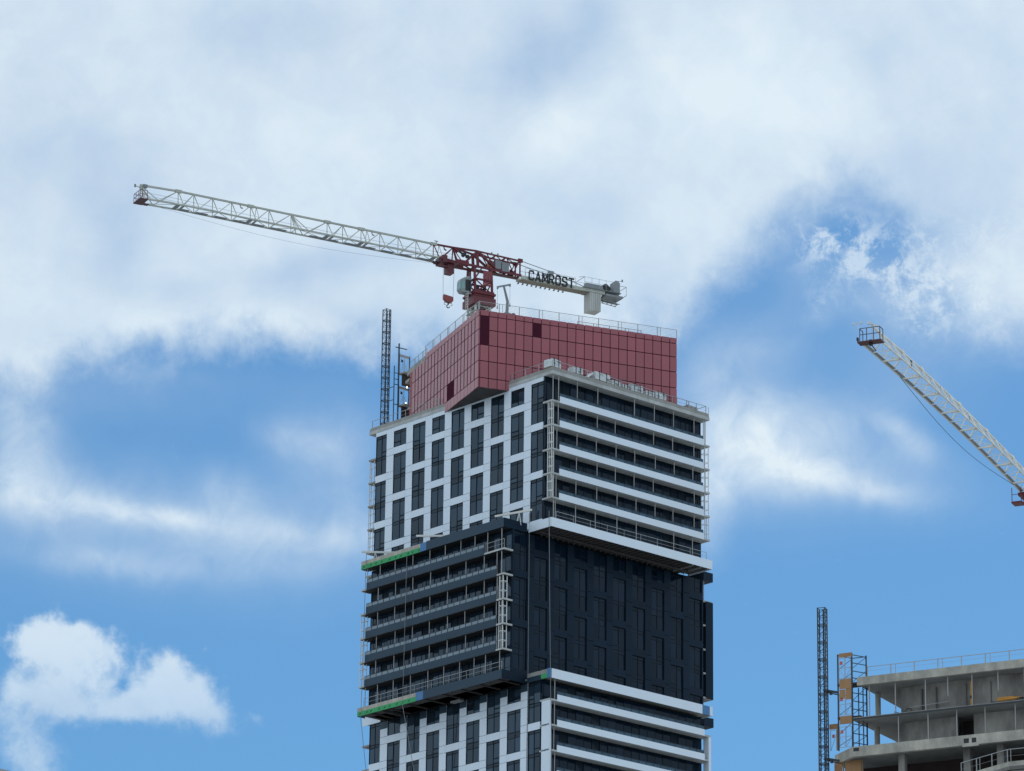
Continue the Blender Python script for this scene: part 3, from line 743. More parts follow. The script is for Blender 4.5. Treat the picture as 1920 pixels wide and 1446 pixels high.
for k in range(7): MB().box(-.7, .7, -.07, .07, 0, .08).build('board', random.choice([BROWN, WOOD, REDM]), t, (random.uniform(-.2, .2), random.uniform(-.5, .5), .1+k*.12), random.uniform(-.5, .5))
MB().box(-1.0, 1.0, -.8, .8, 0, .1).build('pallet', WOOD, t)

# ---- hoist masts: square lattice towers built of sections
def hoist_mast(loc, z0, z1, wd, label, m, sec=1.508, rz=0):
    t = thing('hoist_mast', label, 'hoist mast', (loc[0], loc[1], z0), rz)
    n = int((z1-z0)/sec); h = wd/2
    s = MB()
    for sx_ in (-h, h):
        for sy_ in (-h, h): s.box(sx_-.045, sx_+.045, sy_-.045, sy_+.045, 0, sec)
    for zz in (.03, sec/2, sec-.06):
        k = .05 if zz != sec/2 else .04
        for q in (-h, h):
            s.box(-h+.045, h-.045, q-k/2, q+k/2, zz, zz+k); s.box(q-k/2, q+k/2, -h+.045, h-.045, zz, zz+k)
    for q in (-h, h):
        s.bar((-h, q, .06), (h, q, sec/2), .03); s.bar((h, q, sec/2+.04), (-h, q, sec-.06), .03)
        s.bar((q, -h, .06), (q, h, sec/2), .03); s.bar((q, h, sec/2+.04), (q, -h, sec-.06), .03)
    s.box(h+.05, h+.12, -.06, .06, 0, sec)
    me = s.mesh('mast_section', m)
    for k in range(n): put('mast_section', me, t, (0, 0, k*sec))
    return t
hm1 = hoist_mast(T(5.55, 37.0, 0), 101.45, 176.87, .70, 'dark lattice hoist mast rising beyond the left edge of the tower roof', NAVY)
# landing gates and scaffold at the left end of the penthouse
def landing_gate(loc, rz, label, z, ply):
    t = thing('landing_gate', label, 'gate', (loc[0], loc[1], z), rz)
    MB().box(-.05, .05, -.05, .05, -.3, 2.6).build('post', MASTD, t, (0, 0, 0))
    MB().box(-.05, .05, -.05, .05, -.3, 2.5).build('post', MASTD, t, (1.7, 0, 0))
    MB().box(.06, 1.64, -.04, .04, 2.2, 2.45).build('header_board', ply, t)
    MB().box(0, 1.7, -.4, .1, -.25, -.12).build('landing_board', WOOD, t)
    for k in range(2):
        x0 = .1+k*.78
        f = MB(); f.box(x0, x0+.03, -.02, .02, 0, 2.15); f.box(x0+.70, x0+.73, -.02, .02, 0, 2.15); f.box(x0+.03, x0+.7, -.02, .02, 0, .04); f.box(x0+.03, x0+.7, -.02, .02, 2.1, 2.15)
        f.bar((x0+.05, 0, .05), (x0+.68, 0, 1.3) if k == 0 else (x0+.05, 0, 1.3), .04)
        f.bar((x0+.68, 0, .05), (x0+.05, 0, 1.3) if k else (x0+.3, 0, 2.1), .03)
        f.build('gate_leaf', GALV, t)
    MB().box(.28, .62, -.05, -.03, 1.45, 1.8).build('notice_board', MASTD, t)
    return t
landing_gate((TO.x+5.5, TO.y+34.35), 0, 'steel landing gate on the upper floor left of the red box', 167.85, GREYB)
landing_gate((TO.x+5.5, TO.y+34.35), 0, 'steel landing gate one floor below the topmost gate beside the red box', 163.65, GREYB)
sc = thing('scaffold_frame', 'dark tube scaffold between the hoist mast and the red box', 'scaffold', T(5.4, 34.3, 158.95))
MB().box(-.07, .07, -.07, .07, 0, 12.7).build('standard', NAVY, sc, (0, 0, 0))
MB().box(-.045, .045, -.045, .045, 0, 9.6).build('standard', NAVY, sc, (-.7, 0, 0))
for z in (1.6, 4.6, 7.2, 7.9, 8.7): MB().bar((-.65, 0, z), (-.02, 0, z+.05), .08).build('ledger', NAVY, sc)
for z in (1.2, 2.0, 5.2, 6.9): MB().bar((-.65, .05, z), (-.2, 2.4, z+.3), .08).build('mast_tie', NAVY, sc)
MB().bar((-.55, 0, 12.1), (1.3, 0, 12.2), .1).build('ledger', NAVY, sc)
for (x, y, z) in ((6.4, 34.0, 166.0), (6.25, 34.0, 163.9)):
    l = thing('work_lamp', 'small bare work lamp lit on the upper dark open floor' if z > 165 else 'small bare work lamp lit on the lower dark open floor', 'lamp', T(x, y-.2, z))
    mm = bpy.data.materials.get('lamp_glow') or bpy.data.materials.new('lamp_glow'); mm.use_nodes = True
    mm.node_tree.nodes['Principled BSDF'].inputs['Emission Color'].default_value = (1, .9, .7, 1); mm.node_tree.nodes['Principled BSDF'].inputs['Emission Strength'].default_value = 2
    MB().tube((0, 0, -.1), (0, 0, .12), .10, 8, .07).build('bulb', mm, l); MB().tube((0, 0, .12), (0, 0, .24), .05, 6).build('socket', CBLK, l)

# ---- small davit crane on the penthouse roof
dv = thing('davit_crane', 'small grey davit crane with a T shaped head on the red box roof', 'crane', PQ(4.15, 1.5, 167.45))
MB().box(-.5, .5, -.5, .5, 0, .35).box(-.35, 1.5, -.3, .3, .35, .6).tube((.9, -.3, .5), (.9, .3, .5), .28, 10).build('base', CGRY, dv)
n0 = rx*1.0
def dp(a, z, b=0): return tuple(rx*a+ry*b+V3((0, 0, z)))
MB().tube(dp(0, .3), dp(.08, 2.15), .20, 8, .17).build('mast', CGRY, dv)
MB().tube(dp(.08, 2.1), dp(-.42, 3.95), .17, 8, .12).build('arm', CGRY, dv)
MB().bar(dp(-1.2, 3.75), dp(.35, 4.25), .16, .2).tube(dp(-1.22, 3.5), dp(-1.22, 3.8), .12, 6).tube(dp(.36, 4.05), dp(.36, 4.35), .12, 6).build('head_beam', CGRY, dv)
for a, z0_, z1_ in ((-1.22, 1.35, 3.6), (.38, 1.85, 4.1)):
    MB().tube(dp(a, z0_), dp(a, z1_), .018, 5).build('rope', ROPE, dv)
    MB().tube(dp(a, z0_-.35), dp(a, z0_+.1), .10, 6, .03).build('hook', CGRY, dv)

# ---- suspended platform outriggers and their cables
def outrigger(p, q, feet, label):
    p, q = V3(p), V3(q); t = thing('outrigger_beam', label, 'outrigger', p)
    MB().bar((0, 0, 0), q-p, .2, .22).build('beam', LSTEEL if 'near' not in label else CWHT2, t)
    m = MB(); d = (q-p)
    for f_ in feet:
        b = d*f_; side = V3((-d.y, d.x, 0)).normalized()
        for sgn in (-1, 1):
            for fo in (-.3, .3): m.bar(b, b+side*sgn*.5+d.normalized()*fo+V3((0, 0, -b.z-p.z+TO.z+139.98)), .06)
    m.build('trestle', LSTEEL, t)
    return t
def cable(pts, label, r=.035):
    p0 = V3(pts[0]); t = thing('suspension_cable', label, 'cable', p0, 0, 'cables hanging down the tower')
    MB().path([V3(p)-p0 for p in pts], r, 5).build('wire_rope', ROPE, t)
outrigger(T(-4.6, 28.6, 141.4), T(-.25, 25.2, 141.45), (.3,), 'grey outrigger beam over the left end of the upper green edge')
outrigger(T(-4.3, 18.9, 141.4), T(-.3, 13.6, 141.1), (.45,), 'grey outrigger beam above the upper blue wrapped piece')
outrigger(T(-.35, 2.9, 142.0), T(-3.2, 6.2, 141.3), (.35,), 'near white outrigger beam beside the white corner fascia')
cable([T(.0, 3.75, 141.9), T(.02, 3.72, 120.4), T(-.05, 3.8, 106)], 'cable hanging in the inner corner between charcoal wall and white fascia')
cable([T(-.25, .1, 141.3), T(-.2, -.25, 125), T(.35, -.25, 106)], 'cable hanging past the white corner fascia to the lower blue corner')
cable([T(-4.0, 28.4, 141.4), T(-4.1, 28.6, 121), T(-1.5, 28.4, 104)], 'cable hanging down the left end of the charcoal balconies')
cable([T(-4.0, 20.9, 139.5), T(-4.1, 21.0, 121.2), T(-1.2, 19.3, 104)], 'cable hanging down before the left third of the charcoal balconies')

# ------------------------------------------------------------------ the red and cream tower crane
CZ = R(165.93)
crane = thing('tower_crane', 'red and cream tower crane above the red box, black letters on its counter arm', 'tower crane', T(2.13, 15.61, 0), CZ)
def ztop(x): return 177.82 + .0105*max(0, x-6) - (.06*max(0, x-41.5))
HJ, WJ = 1.95, .85
nodes = [6.35, 8.7, 11.1, 13.55, 16.05, 18.5, 20.55, 25.3, 28.2, 30.6, 33.05, 35.5, 37.9, 39.9, 44.75]
OFF = -.43
def bot(x, s): return V3((x, s*WJ, ztop(x)-HJ))
def jib_section(i0, i1, m, name='jib_section'):
    s = MB()
    for i in range(i0, i1):
        a, b = nodes[i], nodes[i+1]
        T0, T1 = V3((a, 0, ztop(a))), V3((b, 0, ztop(b)))
        s.bar(T0, T1, .20, .20)
        for sg in (-1, 1):
            s.bar(bot(a+OFF, sg), bot(b+OFF, sg), .15, .17)
            if b-a < 3.2:
                s.bar(T1, bot(b+OFF, sg), .085); s.bar(T0, bot(b+OFF, sg), .07)
            else:
                mid = (a+b)/2 + .35
                s.bar(T0, bot(mid, sg), .08); s.bar(T1, bot(mid, sg), .08); s.bar(T1, bot(b+OFF, sg), .085)
                s.bar(T1, bot(mid+(b-mid)*.45, sg), .07)
        s.bar(bot(b+OFF, -1), bot(b+OFF, 1), .07)
        s.bar(bot(b+OFF, -1 if i % 2 else 1), bot(a+OFF, 1 if i % 2 else -1), .055)
    return s.build(name, m, crane)
for i0, i1 in ((0, 4), (4, 6), (6, 9), (9, 13), (13, 14)): jib_section(i0, i1, CWHT)
for i in (0, 4, 6, 9, 13):                                # splice plates where the sections join
    x = nodes[i]; p = MB(); p.box(x-.45, x+.4, -.15, .15, ztop(x)-.17, ztop(x)+.16)
    MB().box(x-.05, x+.45, -WJ, WJ, ztop(x)-HJ-.1, ztop(x)-HJ-.02).build('cross_plate', CGRY, crane); MB().box(x-.6, x-.45, -WJ, WJ, ztop(x)-HJ-.1, ztop(x)-HJ-.02).build('cross_plate', CGRY, crane)
    if i in (0, 4, 9):
        p.bar((x-.75, 0, ztop(x)), bot(x-.9, -1), .06); p.bar((x-.75, 0, ztop(x)), bot(x-.9, 1), .06)
    p.build('splice_plate', CWHT, crane)
for i in range(0, 13):                                    # walkway gratings by the far chord
    a, b = nodes[i]+.35, nodes[i+1]-.55
    if b-a > 3: b = a+1.7
    MB().hexa([(a, -WJ, ztop(a)-HJ-.06), (b, -WJ, ztop(b)-HJ-.06), (b, -WJ+.55, ztop(b)-HJ-.06), (a, -WJ+.55, ztop(a)-HJ-.06),
               (a, -WJ, ztop(a)-HJ), (b, -WJ, ztop(b)-HJ), (b, -WJ+.55, ztop(b)-HJ), (a, -WJ+.55, ztop(a)-HJ)]).build('walkway_grating', CGRY, crane)
for x in (31.9, 14.6, 4.9): MB().tube((x, -.05, ztop(x)-.1), (x-.05, .05, ztop(x)-.45), .07, 6).tube((x-.05, .05, ztop(x)-.45), (x-.3, .05, ztop(x)-.5), .09, 6).build('rope_guide', CWHT if x > 6 else CRED, crane)
# rope lines in and below the jib
rp = MB()
for dz, y in ((.9, .1), (1.2, -.1), (1.45, .05)):
    for k in range(12):
        a, b = 44.2-k*3.4, 44.2-(k+1)*3.4
        f_ = lambda x: ztop(x)-dz-.35*math.sin((x-3)/41*math.pi)
        rp.bar((a, y, f_(a)), (b, y, f_(b)), .025)
rp.build('trolley_rope', ROPE, crane)
sg = MB(); prev = None
for k in range(25):
    x = 41.8-k*1.5; zz = ztop(x)-HJ-.15-1.0*math.sin(k/24*math.pi)**1.0*(1 if k < 12 else 1)
    if prev: sg.bar(prev, (x, -WJ, zz), .018)
    prev = (x, -WJ, zz)
sg.build('sagging_cable', ROPE, crane)
# tip: small red platform with rail, lamp and anemometer
tp = MB(); x = 44.9; z = ztop(44.8)-HJ
x -= .55; tp.box(x-.3, x+.75, -1.0, 1.0, z-.12, z); tp.box(x-1.0, x-.3, -.95, -.4, z-.1, z-.02)
tp.build('tip_platform', mat('dark_red_steel', (.07, .014, .022), .5), crane)
tr = MB()
for (px, py) in ((x+.7, -.95), (x+.7, -.3), (x+.7, .35), (x+.7, .95), (x-.2, -.95), (x-.2, .95)): tr.bar((px, py, z), (px, py, z+1.05), .05)
for zz in (.55, 1.05): tr.bar((x+.7, -.95, z+zz), (x+.7, .95, z+zz), .045); tr.bar((x-.2, -.95, z+zz), (x+.7, -.95, z+zz), .045); tr.bar((x-.2, .95, z+zz), (x+.7, .95, z+zz), .045)
tr.build('tip_rail', CRED, crane)
MB().box(x-.5, x+.05, -.2, .2, ztop(44.8)-.22, ztop(44.8)+.15).bar((x, 0, ztop(44.8)), (x+.1, 0, z), .09).bar((x-.2, .3, ztop(44.8)-.1), (x-.1, .3, z+.4), .05).build('tip_head', CGRY, crane)
MB().bar((x, 0, ztop(44.8)-.35), (x+1.0, 0, ztop(44.8)-.2), .06).tube((x+1.0, 0, ztop(44.8)-.35), (x+1.0, 0, ztop(44.8)-.02), .12, 8).build('tip_lamp', CGRY, crane)
# red root of the jib
ZB = 175.70
rd = MB()
rd.bar((6.35, 0, ztop(6.35)), (3.7, 0, 177.85), .2); rd.bar((3.7, 0, 177.85), (.7, .6, 177.75), .2); rd.bar((3.7, 0, 177.85), (.7, -.6, 177.72), .2)
rd.bar((3.7, 0, 177.85), (3.0, 0, 177.4), .4, .15)
for sgn in (-1, 1):
    y = .85*sgn; yi = .6*sgn
    rd.bar((6.0, y, ztop(6)-HJ), (3.4, y, ZB+.02), .2, .24); rd.bar((3.4, y, ZB+.02), (-5.4, yi, ZB), .2, .26)
    rd.bar((6.35, 0, ztop(6.3)), (5.9, y, ZB+.15), .1); rd.bar((3.7, 0, 177.8), (5.6, y, ZB+.15), .11); rd.bar((3.7, 0, 177.8), (3.4, y, ZB), .13)
    rd.bar((3.7, 0, 177.8), (2.6, y*.9, ZB), .11); rd.bar((.7, yi, 177.7), (2.4, yi*1.2, ZB+.1), .13)
    rd.bar((.7, yi, 177.7), (.55, yi, ZB), .22, .3); rd.bar((.7, yi, 177.7), (-2.2, yi, ZB+.1), .24); rd.bar((.7, yi, 177.75), (-5.25, yi, 177.55), .17)
    for a, b in ((-.6, -1.9), (-3.3, -1.9), (-3.3, -4.3), (-5.1, -4.3)): rd.bar((a, yi, 177.7 if a > -5 else 177.5), (b, yi, ZB+.1), .10)
    rd.bar((-1.9, yi, ZB+.1), (-1.6, yi, 177.6), .09); rd.bar((-5.2, yi, 177.55), (-5.2, yi, ZB), .15)
    rd.box(1.9, 3.6, min(y, y*.7), max(y, y*.7), ZB-.15, ZB+.45); rd.box(-5.5, -4.9, min(yi, yi*1.3), max(yi, yi*1.3), 177.35, 177.8)
for x in (.7, -1.9, -3.3, -5.2): rd.bar((x, -.6, 177.68 if x > -4 else 177.5), (x, .6, 177.68 if x > -4 else 177.5), .13); rd.bar((x, -.6, ZB), (x, .6, ZB), .15)
rd.bar((.7, .6, 177.7), (-1.9, -.6, 177.6), .09); rd.bar((-1.9, .6, 177.65), (-3.3, -.6, 177.6), .09); rd.bar((-3.3, .6, 177.6), (-5.2, -.6, 177.5), .09)
rd.bar((3.0, .75, ZB), (.6, -.7, ZB), .12); rd.bar((-1, .6, ZB), (-3.5, -.6, ZB), .1); rd.bar((-3.5, .6, ZB), (-5.3, -.6, ZB), .1)
rd.build('jib_root', CRED, crane)
MB().box(2.4, 5.9, -.85, -.2, ZB-.12, ZB-.04).box(-5.3, 1.2, -.55, .3, ZB-.2, ZB-.14).build('root_walkway', mat('dark_red_grating', (.09, .025, .03), .6), crane)
MB().box(-2.55, -1.75, -.1, .75, ZB+.25, ZB+1.35).build('control_cabinet', CGRY, crane)
MB().box(-3.6, -2.65, -.1, .8, ZB+.05, ZB+1.2).box(-3.65, -2.6, .0, .6, ZB+1.2, ZB+1.26).build('control_cabinet', CGRY, crane)
MB().tube((-1.35, -.3, ZB+.55), (-1.35, .5, ZB+.55), .34, 10).box(-1.55, -1.1, -.2, .4, ZB+.9, ZB+1.3).build('slewing_motor', mat('rusty_motor', (.30, .10, .055), .6), crane)
MB().tube((2.2, -.25, 177.2), (2.2, .25, 177.2), .26, 10).tube((1.7, -.2, 177.05), (1.7, .2, 177.05), .2, 10).bar((2.9, 0, 177.5), (1.5, 0, 177.0), .18).build('rope_sheave', CBLK, crane)
MB().bar((-4.9, .2, ZB+.1), (-3.9, .5, ZB+.45), .25).box(-4.6, -3.9, -.3, .3, ZB+.02, ZB+.3).build('tool_box', CRED, crane)
for x in (-1.35, -2.2): MB().box(x, x+.12, .5, .7, 177.62, 177.95).build('lamp', CGRY, crane)
MB().tube((5.95, 0, ztop(6)+.1), (5.95, 0, ztop(6)+.42), .05, 6).bar((5.7, 0, ztop(6)+.42), (6.2, 0, ztop(6)+.45), .08).build('anemometer', CGRY, crane)
# slewing tower, rings and mast
sw = MB(); h = 1.15
for sx_ in (-1, 1):
    for sy_ in (-1, 1): sw.bar((sx_*h, sy_*h, 172.2), (sx_*h, sy_*h*.75, ZB-.1), .24)
for sgn in (-1, 1):
    sw.bar((-h, sgn*h, 172.3), (h, sgn*h*.9, 174.0), .12); sw.bar((h, sgn*h, 172.3), (-h, sgn*h*.9, 174.0), .12); sw.bar((-h, sgn*h*.95, 174.0), (h, sgn*h*.95, 174.0), .2)
    sw.bar((sgn*h, -h, 172.3), (sgn*h, h*.9, 174.0), .12); sw.bar((sgn*h, h, 172.3), (sgn*h, -h*.9, 174.0), .12); sw.bar((sgn*h, -h*.95, 174.0), (sgn*h, h*.95, 174.0), .2)
    sw.bar((sgn*h, -h*.8, 175.5), (sgn*h, h*.8, 175.5), .25)
sw.box(h-.05, h+.06, -.9, -.1, 174.2, 175.6); sw.bar((h, h*.8, 174), (.2, h*.75, 175.5), .15)
sw.build('slewing_tower', CRED, crane)
MB().tube((0, 0, 172.2), (0, 0, 173.1), .5, 12).tube((.5, .5, 172.2), (.5, .5, 173.3), .2, 8).tube((-.5, .4, 172.2), (-.5, .4, 173.5), .2, 8).build('slewing_gear', CBLK, crane)
MB().tube((0, 0, 172.02), (0, 0, 172.25), 1.45, 24).build('slewing_ring', CBLK, crane)
MB().prism([(-1.35, -1.35), (1.35, -1.35), (1.35, 1.35), (-1.35, 1.35)], 171.75, 172.55).prism([(-1.5, -1.5), (1.5, -1.5), (1.5, 1.5), (-1.5, 1.5)], 172.05, 172.3).build('upper_collar', CRED, crane)
MB().prism([(-1.5, -1.5), (1.5, -1.5), (1.5, 1.5), (-1.5, 1.5)], 170.75, 171.65).build('lower_collar', mat('crane_dark_red', (.13, .02, .03), .45), crane)
ms = MB()
for sx_ in (-1, 1):
    for sy_ in (-1, 1): ms.box(sx_*1.0-.1, sx_*1.0+.1, sy_*1.0-.1, sy_*1.0+.1, 0, 2.8)
for sgn in (-1, 1):
    ms.bar((-1, sgn, .1), (1, sgn, 1.4), .09); ms.bar((1, sgn, 1.4), (-1, sgn, 2.7), .09); ms.bar((sgn, -1, .1), (sgn, 1, 1.4), .09); ms.bar((sgn, 1, 1.4), (sgn, -1, 2.7), .09)
    for zz in (.05, 1.4, 2.75): ms.bar((-1, sgn, zz), (1, sgn, zz), .1); ms.bar((sgn, -1, zz), (sgn, 1, zz), .1)
mm_ = ms.mesh('mast_section', CWHT2)
for k in range(5): put('mast_section', mm_, crane, (0, 0, 167.9-k*2.82))
MB().box(-1.2, 1.2, -1.2, 1.2, 169.9, 170.0).bar((-1.2, 1.2, 170.0), (1.2, 1.2, 171.0), .05).build('mast_platform', GALV, crane)
# round maker's plate on the near face
MB().box(-1.15, .05, 1.02, 1.06, 173.3, 175.25).build('sign_plate', mat('sign_red', (.22, .04, .05), .5), crane)
lg = MB(); cx_, cz_ = -.55, 174.42
for k in range(24):
    a0, a1 = 2*math.pi*k/24, 2*math.pi*(k+1)/24
    lg.bar((cx_+.62*math.cos(a0), 1.075, cz_+.62*math.sin(a0)), (cx_+.62*math.cos(a1), 1.075, cz_+.62*math.sin(a1)), .06, .03)
for pts in ([(.0, .42), (-.34, -.2)], [(.0, .42), (.3, -.1)], [(-.34, -.2), (.05, -.25)], [(-.1, .0), (.25, -.05)], [(.3, -.1), (.12, -.4)]):
    lg.bar((cx_-pts[0][0], 1.075, cz_+pts[0][1]), (cx_-pts[1][0], 1.075, cz_+pts[1][1]), .09, .03)
lg.build('round_emblem', mat('emblem_pink', (.46, .22, .25), .5), crane)
mk = MB()
for k in range(6): mk.box(-1.02+k*.16, -.92+k*.16, 1.062, 1.07, 173.45, 173.62)
mk.build('plate_lettering', bpy.data.materials['emblem_pink'], crane)
# cab
cb = MB(); y0, y1 = -.55, .5
prof = [(1.35, 172.25), (2.5, 172.25), (2.8, 172.6), (2.76, 173.7), (2.1, 174.2), (1.35, 174.3)]
n = len(prof)
cb._add([(px, y0, pz) for px, pz in prof]+[(px, y1, pz) for px, pz in prof], [tuple(range(n)), tuple(range(2*n-1, n-1, -1))]+[(i, n+i, n+(i+1) % n, (i+1) % n) for i in range(n)], 0)
cab = cb.build('cab', mat('cab_grey', (.26, .32, .32), .45), crane)
MB().hexa([(2.77, -.5, 172.65), (2.81, -.5, 172.65), (2.81, .45, 172.65), (2.77, .45, 172.65), (2.74, -.5, 173.65), (2.78, -.5, 173.65), (2.78, .45, 173.65), (2.74, .45, 173.65)]).build('cab_window', CABG, cab)
MB().box(1.45, 2.15, .502, .53, 172.5, 173.9).build('cab_door', CBLK, cab); MB().box(2.25, 2.66, .502, .525, 172.65, 173.55).build('cab_window', CABG, cab)
f = MB()
for k in range(7): a = k/6; f.tube((2.7-a*1.1, .45, 173.85+.5*math.sin(a*1.5)), (2.7-a*1.1, -.5, 173.85+.5*math.sin(a*1.5)), .05, 5)
f.build('roof_bars', LSTEEL, cab)
lad = MB(); lad.bar((2.0, .9, 169.9), (2.0, .9, 172.2), .05); lad.bar((2.0, .4, 169.9), (2.0, .4, 172.2), .05)
for k in range(7): lad.bar((2.0, .4, 170+k*.33), (2.0, .9, 170+k*.33), .04)
lad.bar((1.5, .9, 172.0), (2.0, .9, 172.0), .05); lad.bar((1.5, .9, 170.0), (2.0, .9, 170.0), .05)
lad.build('access_ladder', LSTEEL, crane)
# trolley, ropes and hook block
tz = ztop(5)-HJ
MB().box(3.3, 5.5, -.95, .95, tz-.35, tz-.1).box(4.9, 5.5, -1.0, 1.0, tz-.45, tz+.45).box(3.75, 4.6, -.5, .5, tz-1.55, tz-.35).bar((5.7, .9, tz-.1), (5.7, .9, tz-1.1), .06).box(4.7, 5.75, .3, 1.0, tz-1.0, tz-.9).build('trolley', mat('trolley_red', (.11, .02, .03), .5), crane)
for x in (4.95, 3.45): MB().tube((x, 0, tz-.5), (x+(-.05 if x > 4 else .1), 0, 171.6), .022, 5).build('hoist_rope', ROPE, crane)
hb_ = MB(); pr = [(4.85, 171.6), (3.6, 171.45), (3.6, 170.95), (3.85, 170.65), (4.5, 170.7), (4.85, 171.05)]
n = len(pr); hb_._add([(a, -.2, z) for a, z in pr]+[(a, .2, z) for a, z in pr], [tuple(range(n)), tuple(range(2*n-1, n-1, -1))]+[(i, n+i, n+(i+1) % n, (i+1) % n) for i in range(n)], 0)
hk = hb_.build('hook_block', mat('hook_red', (.26, .055, .06), .5), crane)
hc = MB(); hc.tube((4.2, 0, 170.7), (4.2, 0, 170.4), .09, 8)
hc.path([(4.2+.19*math.cos(a), 0, 170.2+.19*math.sin(a)) for a in [1.57-.52*k for k in range(10)]], .06, 6)
hc.path([(4.65, 0, 170.75), (4.75, 0, 170.4), (4.5, 0, 170.35)], .03, 5).path([(3.75, 0, 170.7), (3.65, 0, 170.4), (3.9, 0, 170.3)], .03, 5)
hc.build('hook', CBLK, hk)
# counter arm
ca = MB()
for y in (-.62, .62): ca.box(-17.0, -5.35, y-.09, y+.09, 175.28, 175.72)
for k in range(9): ca.box(-6.1-k*1.3, -6.0-k*1.3, -.53, .53, 175.3, 175.5)
ca.build('counter_beam', CWHT, crane)
for k in range(9): MB().box(-6.5-k*1.05+.02, -5.5-k*1.05, -.54, .54, 175.215, 175.25).build('deck_panel', mat('deck_grey', (.24, .22, .19), .8) if k == 0 else bpy.data.materials['deck_grey'], crane)
cl = MB()
for k in range(11): cl.box(-5.6-k*.62-.14, -5.6-k*.62, -.86, -.6, 175.08, 175.24)
cl.build('deck_clip', CGRY, crane)
hr = MB()
def hrail(x0, x1, y, z, h, n):
    for k in range(n+1): x = x0+(x1-x0)*k/n; hr.bar((x, y, z), (x, y, z+h), .035)
    for zz in (h*.5, h): hr.bar((x0, y, z+zz), (x1, y, z+zz), .03)
hrail(-5.9, -12.9, .66, 175.75, 1.0, 6); hrail(-5.9, -13.2, -.75, 175.75, 1.05, 9)
hrail(-14.0, -18.0, 1.0, 175.75, 1.25, 4); hrail(-14.0, -18.3, -1.1, 175.75, 1.25, 3); hr.bar((-14, -1.1, 177), (-14, 1.0, 177), .05); hr.bar((-13.3, .8, 176.9), (-14, 1.0, 177.0), .05)
hrail(-19.9, -19.9001, .9, 175.6, 1.1, 1); hr.bar((-19.9, -1, 176.7), (-19.9, .9, 176.7), .05); hr.bar((-18.9, .9, 176.7), (-19.9, .9, 176.7), .05); hr.bar((-19.9, -1, 175.6), (-19.9, -1, 176.7), .05); hr.bar((-19.9, -1, 175.6), (-19.9, .9, 175.6), .06)
hr.build('handrail', GALV, crane)
for y in (-.55, .55):
    MB().bar((-5.4, y, 177.6), (-9.2, y, 177.0), .07).box(-9.9, -9.1, y-.09, y+.09, 176.75, 177.05).bar((-9.8, y, 176.9), (-14.2, y, 175.85), .07).build('tie_rod', CGRY, crane)
MB().box(-19.4, -17.0, -1.1, 1.0, 175.1, 175.35).box(-19.2, -13.9, -.9, .9, 175.73, 175.8).bar((-17, -.9, 175.05), (-19.6, -.9, 174.95), .15).build('machine_platform', CGRY, crane)
MB().box(-17.2, -14.3, .2, .8, 175.8, 176.35).box(-16.9, -14.8, -.6, .1, 175.8, 176.4).build('motor_housing', CGRY, crane)
MB().tube((-17.1, -.1, 176.2), (-17.1, .8, 176.2), .48, 14).tube((-17.6, .0, 176.2), (-17.6, .6, 176.2), .3, 12).build('rope_drum', CBLK, crane)
MB().box(-19.0, -18.15, -.1, .9, 175.75, 177.1).hexa([(-18.95, 0, 177.1), (-18.2, 0, 177.1), (-18.2, .8, 177.1), (-18.95, .8, 177.1), (-18.95, .1, 177.4), (-18.5, .1, 177.4), (-18.5, .7, 177.4), (-18.95, .7, 177.4)]).build('electric_cabinet', CGRY, crane)
MB().bar((-18.9, .4, 177.4), (-19.6, .4, 177.6), .05).tube((-19.6, .4, 177.5), (-19.6, .4, 177.78), .1, 8).build('obstruction_lamp', CGRY, crane)
lo_ = MB()
for y in (-.5, .5): lo_.bar((-16.8, y, 174.65), (-19.2, y, 174.45), .07)
for k in range(4): lo_.bar((-17.2-k*.6, -.5, 174.6-k*.05), (-17.2-k*.6, .5, 174.6-k*.05), .06)
lo_.bar((-18.8, 0, 174.5), (-18.8, 0, 175.1), .08)
lo_.build('service_ladder', CGRY, crane)
cwm = MB().box(0, .225, -.78, .78, 172.93, 175.28).mesh('counterweight_block', CBAL)
for k in range(6): put('counterweight_block', cwm, crane, (-15.10-k*.258, 0, 0 if k else -.03))
MB().box(-16.8, -14.5, -.85, .85, 175.285, 175.40).build('counterweight_hanger', CWHT, crane)
# letters on the near rail of the counter arm
GLY = {'C': [[(1, .78), (.85, 1), (.15, 1), (0, .8), (0, .2), (.15, 0), (.85, 0), (1, .22)]],
       'A': [[(0, 0), (.5, 1), (1, 0)], [(.2, .3), (.8, .3)]],
       'M': [[(0, 0), (0, 1), (.5, .25), (1, 1), (1, 0)]],
       'R': [[(0, 0), (0, 1), (.8, 1), (1, .85), (1, .62), (.8, .48), (0, .48)], [(.5, .48), (1, 0)]],
       'O': [[(.15, 0), (0, .2), (0, .8), (.15, 1), (.85, 1), (1, .8), (1, .2), (.85, 0), (.15, 0)]],
       'S': [[(1, .82), (.82, 1), (.18, 1), (0, .82), (0, .66), (.15, .54), (.85, .46), (1, .34), (1, .18), (.82, 0), (.18, 0), (0, .18)]],
       'T': [[(0, 1), (1, 1)], [(.5, 1), (.5, 0)]]}
sign = put('lettering_sign', MB().bar((-6.3, .72, 175.5), (-12.8, .72, 175.5), .06).bar((-6.3, .72, 176.2), (-12.8, .72, 176.2), .05).mesh('lettering_sign', GALV), crane)
for i, ch in enumerate('CAMROST'):
    wl = .60 if ch != 'M' else .68; x0 = -6.38-i*.925
    lm = MB()
    for st in GLY[ch]:
        for (a, b), (c, d_) in zip(st[:-1], st[1:]):
            p, q = V3((x0-a*wl, .82, 175.33+b*1.13)), V3((x0-c*wl, .82, 175.33+d_*1.13))
            e = (q-p).normalized()*.07
            lm.bar(p-e, q+e, .12, .20) if abs(e.x) > .06 else lm.bar(p-e, q+e, .20, .12)
    lm.build('letter', CBLK, sign)

